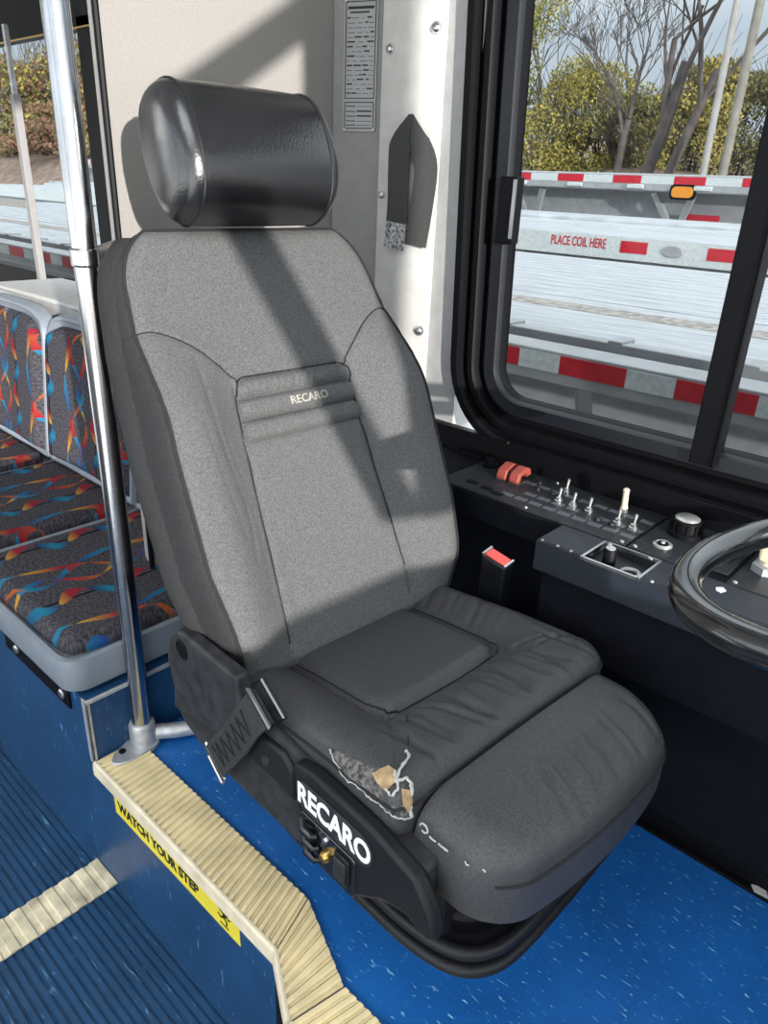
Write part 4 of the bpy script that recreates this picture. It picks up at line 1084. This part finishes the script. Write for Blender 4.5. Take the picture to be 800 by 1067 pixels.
    # poles
    def pole(name, lab, x, y, z0, h, r_, m, lean):
        t = MB().tube([(0, 0, 0), (lean * .5, -lean * .5, h * .5), (lean, -lean, h)], [r_, r_ * .93, r_ * .86], 12).build(name, m); t.location = (x, y, z0); tag(t, lab, 'pole')
    pole('utility_pole', 'pale thin utility pole, left one of the pair at the treeline', 13.5, 5.26, .7, 6.0, .06, 'polegrey', 0)
    pole('utility_pole', 'brown wooden utility pole, right one of the pair at the treeline', 13.5, 4.95, .7, 6.0, .075, 'polewood', .05)
    # trees
    def branchy(mb, p, d, L, r_, depth, rr, minr=.007, spread=.5):
        n = 4; pts = [p]; rs = [r_]; q = p.copy(); dd = d.copy()
        for k in range(n):
            dd = (dd + Vector((rr.uniform(-1, 1), rr.uniform(-1, 1), rr.uniform(-.4, .7))) * .10).normalized(); q = q + dd * L / n; pts.append(q.copy()); rs.append(r_ * (1 - .35 * (k + 1) / n))
        mb.tube(pts, rs, 7 if r_ > .05 else 4, cap=False)
        if depth == 0: return
        for k in range(rr.choice((2, 3, 3)) if depth > 1 else 4):
            i = rr.randint(2, n); nd = (dd + Vector((rr.uniform(-1, 1), rr.uniform(-1, 1), rr.uniform(-.5, .8))) * spread * 1.3).normalized()
            branchy(mb, pts[i], nd, L * rr.uniform(.6, .92), max(minr, rs[i] * rr.uniform(.5, .75)), depth - 1, rr, minr, spread)
    def tree(label, x, y, z0, L, r_, seed, lean=(0, 0), depth=5):
        rr = random.Random(seed); t = thing('bare_tree', label, 'tree', (x, y, z0), 0, None)
        mb = MB(); branchy(mb, Vector((0, 0, -.1)), Vector((lean[0], lean[1], 1)).normalized(), L, r_, depth, rr); mb.build('trunk_and_branches', 'bark', t, angle=60)
    def leaves(mb, cx, cy, cz, rx, ry, rz, n, rr, s, nm):
        for k in range(n):
            while True:
                a, b, c = rr.uniform(-1, 1), rr.uniform(-1, 1), rr.uniform(-1, 1)
                if a * a + b * b + c * c < 1: break
            p = Vector((cx + a * rx, cy + b * ry, cz + c * rz)); q = Vector((rr.gauss(0, 1), rr.gauss(0, 1), rr.gauss(0, 1))).normalized(); w = q.orthogonal().normalized(); v = q.cross(w)
            ss = s * rr.uniform(.6, 1.3)
            mb.add([p + w * ss, p + v * ss * .6, p - w * ss, p - v * ss * .6], [(0, 1, 2, 3)], rr.randrange(nm))
    def bush(label, x, y, z0, rx, ry, h, seed, mats, n=2600, s=.034, cat='bush', name='autumn_bush'):
        rr = random.Random(seed); t = thing(name, label, cat, (x, y, z0), 0)
        mb = MB()
        for k in range(14):
            a = rr.uniform(0, 2 * PI); L_ = rr.uniform(.5, .95) * h
            branchy(mb, Vector((rr.uniform(-.4, .4) * rx, rr.uniform(-.5, .5) * ry, -.15)), Vector((.35 * math.cos(a), .35 * math.sin(a), 1)).normalized(), L_ * .75, .03, 2, rr, .006)
        mb.build('stems', 'bark', t, angle=60)
        mb = MB()
        for k in range(22):
            cz = rr.uniform(.05, .88) * h; f_ = math.sqrt(max(.1, 1 - (cz / h) ** 2))
            leaves(mb, rr.uniform(-1, 1) * rx * .7 * f_, rr.uniform(-1, 1) * ry * .75 * f_, cz, rx * .42, ry * .36, h * .17, n // 22, rr, s, len(mats))
        mb.build('foliage', mats, t, smooth=False)
    def zg(x): return float(np.interp(x, xs, zs))
    tree('slim bare tree forking above the yellow bush, left one', 14.1, 7.15, zg(14.1), 1.3, .085, 11, (.0, -.10))
    tree('thick bare tree trunk left of the utility poles', 14.1, 6.62, zg(14.1), 2.2, .13, 12, (.0, -.26))
    tree('leaning bare tree trunk just left of the pale utility pole', 14.1, 6.2, zg(14.1), 2.1, .10, 14, (.0, -.32))
    tree('bare tree with thin twigs at the right edge of the window', 19.0, 5.2, zg(19), 1.8, .12, 15, (.0, -.1))
    tree('bare spindly tree rising behind the tall yellow bush', 19.0, 12.0, zg(19), 1.9, .09, 16, (.0, .05))
    tree('thin bare tree between the bushes and the sky', 18.5, 9.2, zg(18.5), 1.8, .09, 17, (.0, .02))
    bush('tall yellow-green bush at the left edge of the driver window', 15.0, 10.4, zg(15), 1.3, 1.9, 3.5, 21, ['leaf_y', 'leaf_g', 'leaf_g'], 18000)
    bush('yellow bush with green lower leaves left of the forked tree', 15.0, 8.7, zg(15), 1.2, 1.4, 2.1, 22, ['leaf_y', 'leaf_g', 'leaf_y'], 15000)
    bush('low yellow bush in front of the thick trunk', 15.0, 7.2, zg(15.0), .8, 1.2, 1.6, 23, ['leaf_g', 'leaf_y', 'leaf_o'], 12000)
    bush('yellow-leaved bush in front of the leaning tree', 15.2, 6.2, zg(15.2), 1.0, 1.0, 1.9, 24, ['leaf_y', 'leaf_y', 'leaf_g'], 12000)
    bush('olive green bush behind the two utility poles', 15.8, 5.0, zg(15.8), 1.2, 1.5, 1.6, 25, ['leaf_o', 'leaf_g', 'leaf_o'], 13500)
    bush('green bush at the right edge of the driver window', 15.5, 3.5, zg(15.5), 1.2, 1.4, 1.8, 26, ['leaf_g', 'leaf_y', 'leaf_o'], 12000)
    # woodland seen through the rear side window
    k = 0
    labs = ['brown thicket seen low through the rear window', 'yellow-green thicket seen through the rear window behind the tube frame', 'olive thicket seen at the far left of the rear window', 'tall pale thicket seen through the top of the rear window', 'thin thicket showing beside the black window posts']
    for (x, y, rx, ry, h, mats) in ((16, 30, 3, 4, 1.8, ['leaf_b', 'leaf_o', 'leaf_b']), (17, 34, 3, 4, 4.0, ['leaf_y', 'leaf_o', 'leaf_b']), (16, 39, 3, 5, 4.2, ['leaf_o', 'leaf_b', 'leaf_g']), (19, 30, 3, 5, 5.0, ['leaf_y', 'leaf_o', 'leaf_o']), (15.5, 24, 3, 4, 3.0, ['leaf_o', 'leaf_y', 'leaf_b'])):
        bush(labs[k], x, y, zg(x), rx, ry, h, 40 + k, mats, 9000, .09, 'bush', 'thicket'); k += 1
    tree('bare tree beyond the rear window, nearest the pole', 17, 33, zg(17), 2.2, .2, 51)
    tree('bare tree beyond the rear window, at the left edge', 17, 40, zg(17), 2.2, .2, 52)
build_outside()

# ================================================================== LIGHT
w = D.worlds.new('sky'); scene.world = w; w.use_nodes = True; nt = w.node_tree
bgn = nt.nodes['Background']; bgn.inputs['Strength'].default_value = 2.6
tc = nt.nodes.new('ShaderNodeTexCoord'); sx = nt.nodes.new('ShaderNodeSeparateXYZ'); cr = nt.nodes.new('ShaderNodeValToRGB')
nt.links.new(tc.outputs['Generated'], sx.inputs[0]); nt.links.new(sx.outputs[2], cr.inputs[0]); nt.links.new(cr.outputs[0], bgn.inputs[0])
e = cr.color_ramp.elements; e[0].position = 0; e[0].color = (.30, .335, .36, 1); e[1].position = .42; e[1].color = (.95, 1.0, 1.04, 1); e.new(.16).color = (.33, .375, .42, 1)
sl = D.lights.new('sun', 'SUN'); sl.energy = 4.0; sl.angle = math.radians(.6); sl.color = (1, .965, .915)
so = D.objects.new('sun', sl); COL.objects.link(so)
so.rotation_euler = Vector((.385, .92, -.125)).to_track_quat('-Z', 'Y').to_euler()
scene.view_settings.view_transform = 'Standard'; scene.view_settings.look = 'None'; scene.view_settings.exposure = .95; scene.view_settings.gamma = 1
try: scene.view_settings.use_curve_mapping = False
except Exception: pass
scene.cycles.use_denoising = True
scene.cycles.max_bounces = 10; scene.cycles.diffuse_bounces = 5; scene.cycles.transparent_max_bounces = 12

# repeats carry their group
GROUPS = {'bus_seat': 'ribbon-patterned bus seats in a row', 'flatbed_trailer': 'flatbed trailers parked outside', 'utility_pole': 'utility poles at the treeline', 'bare_tree': 'bare autumn trees',
          'autumn_bush': 'autumn bushes beyond the trailers', 'thicket': 'thickets beyond the rear window', 'step_nosing': 'cream step nosing pieces'}
for o in D.objects:
    g = GROUPS.get(o.name.split('.')[0])
    if g and o.parent is None: o['group'] = g
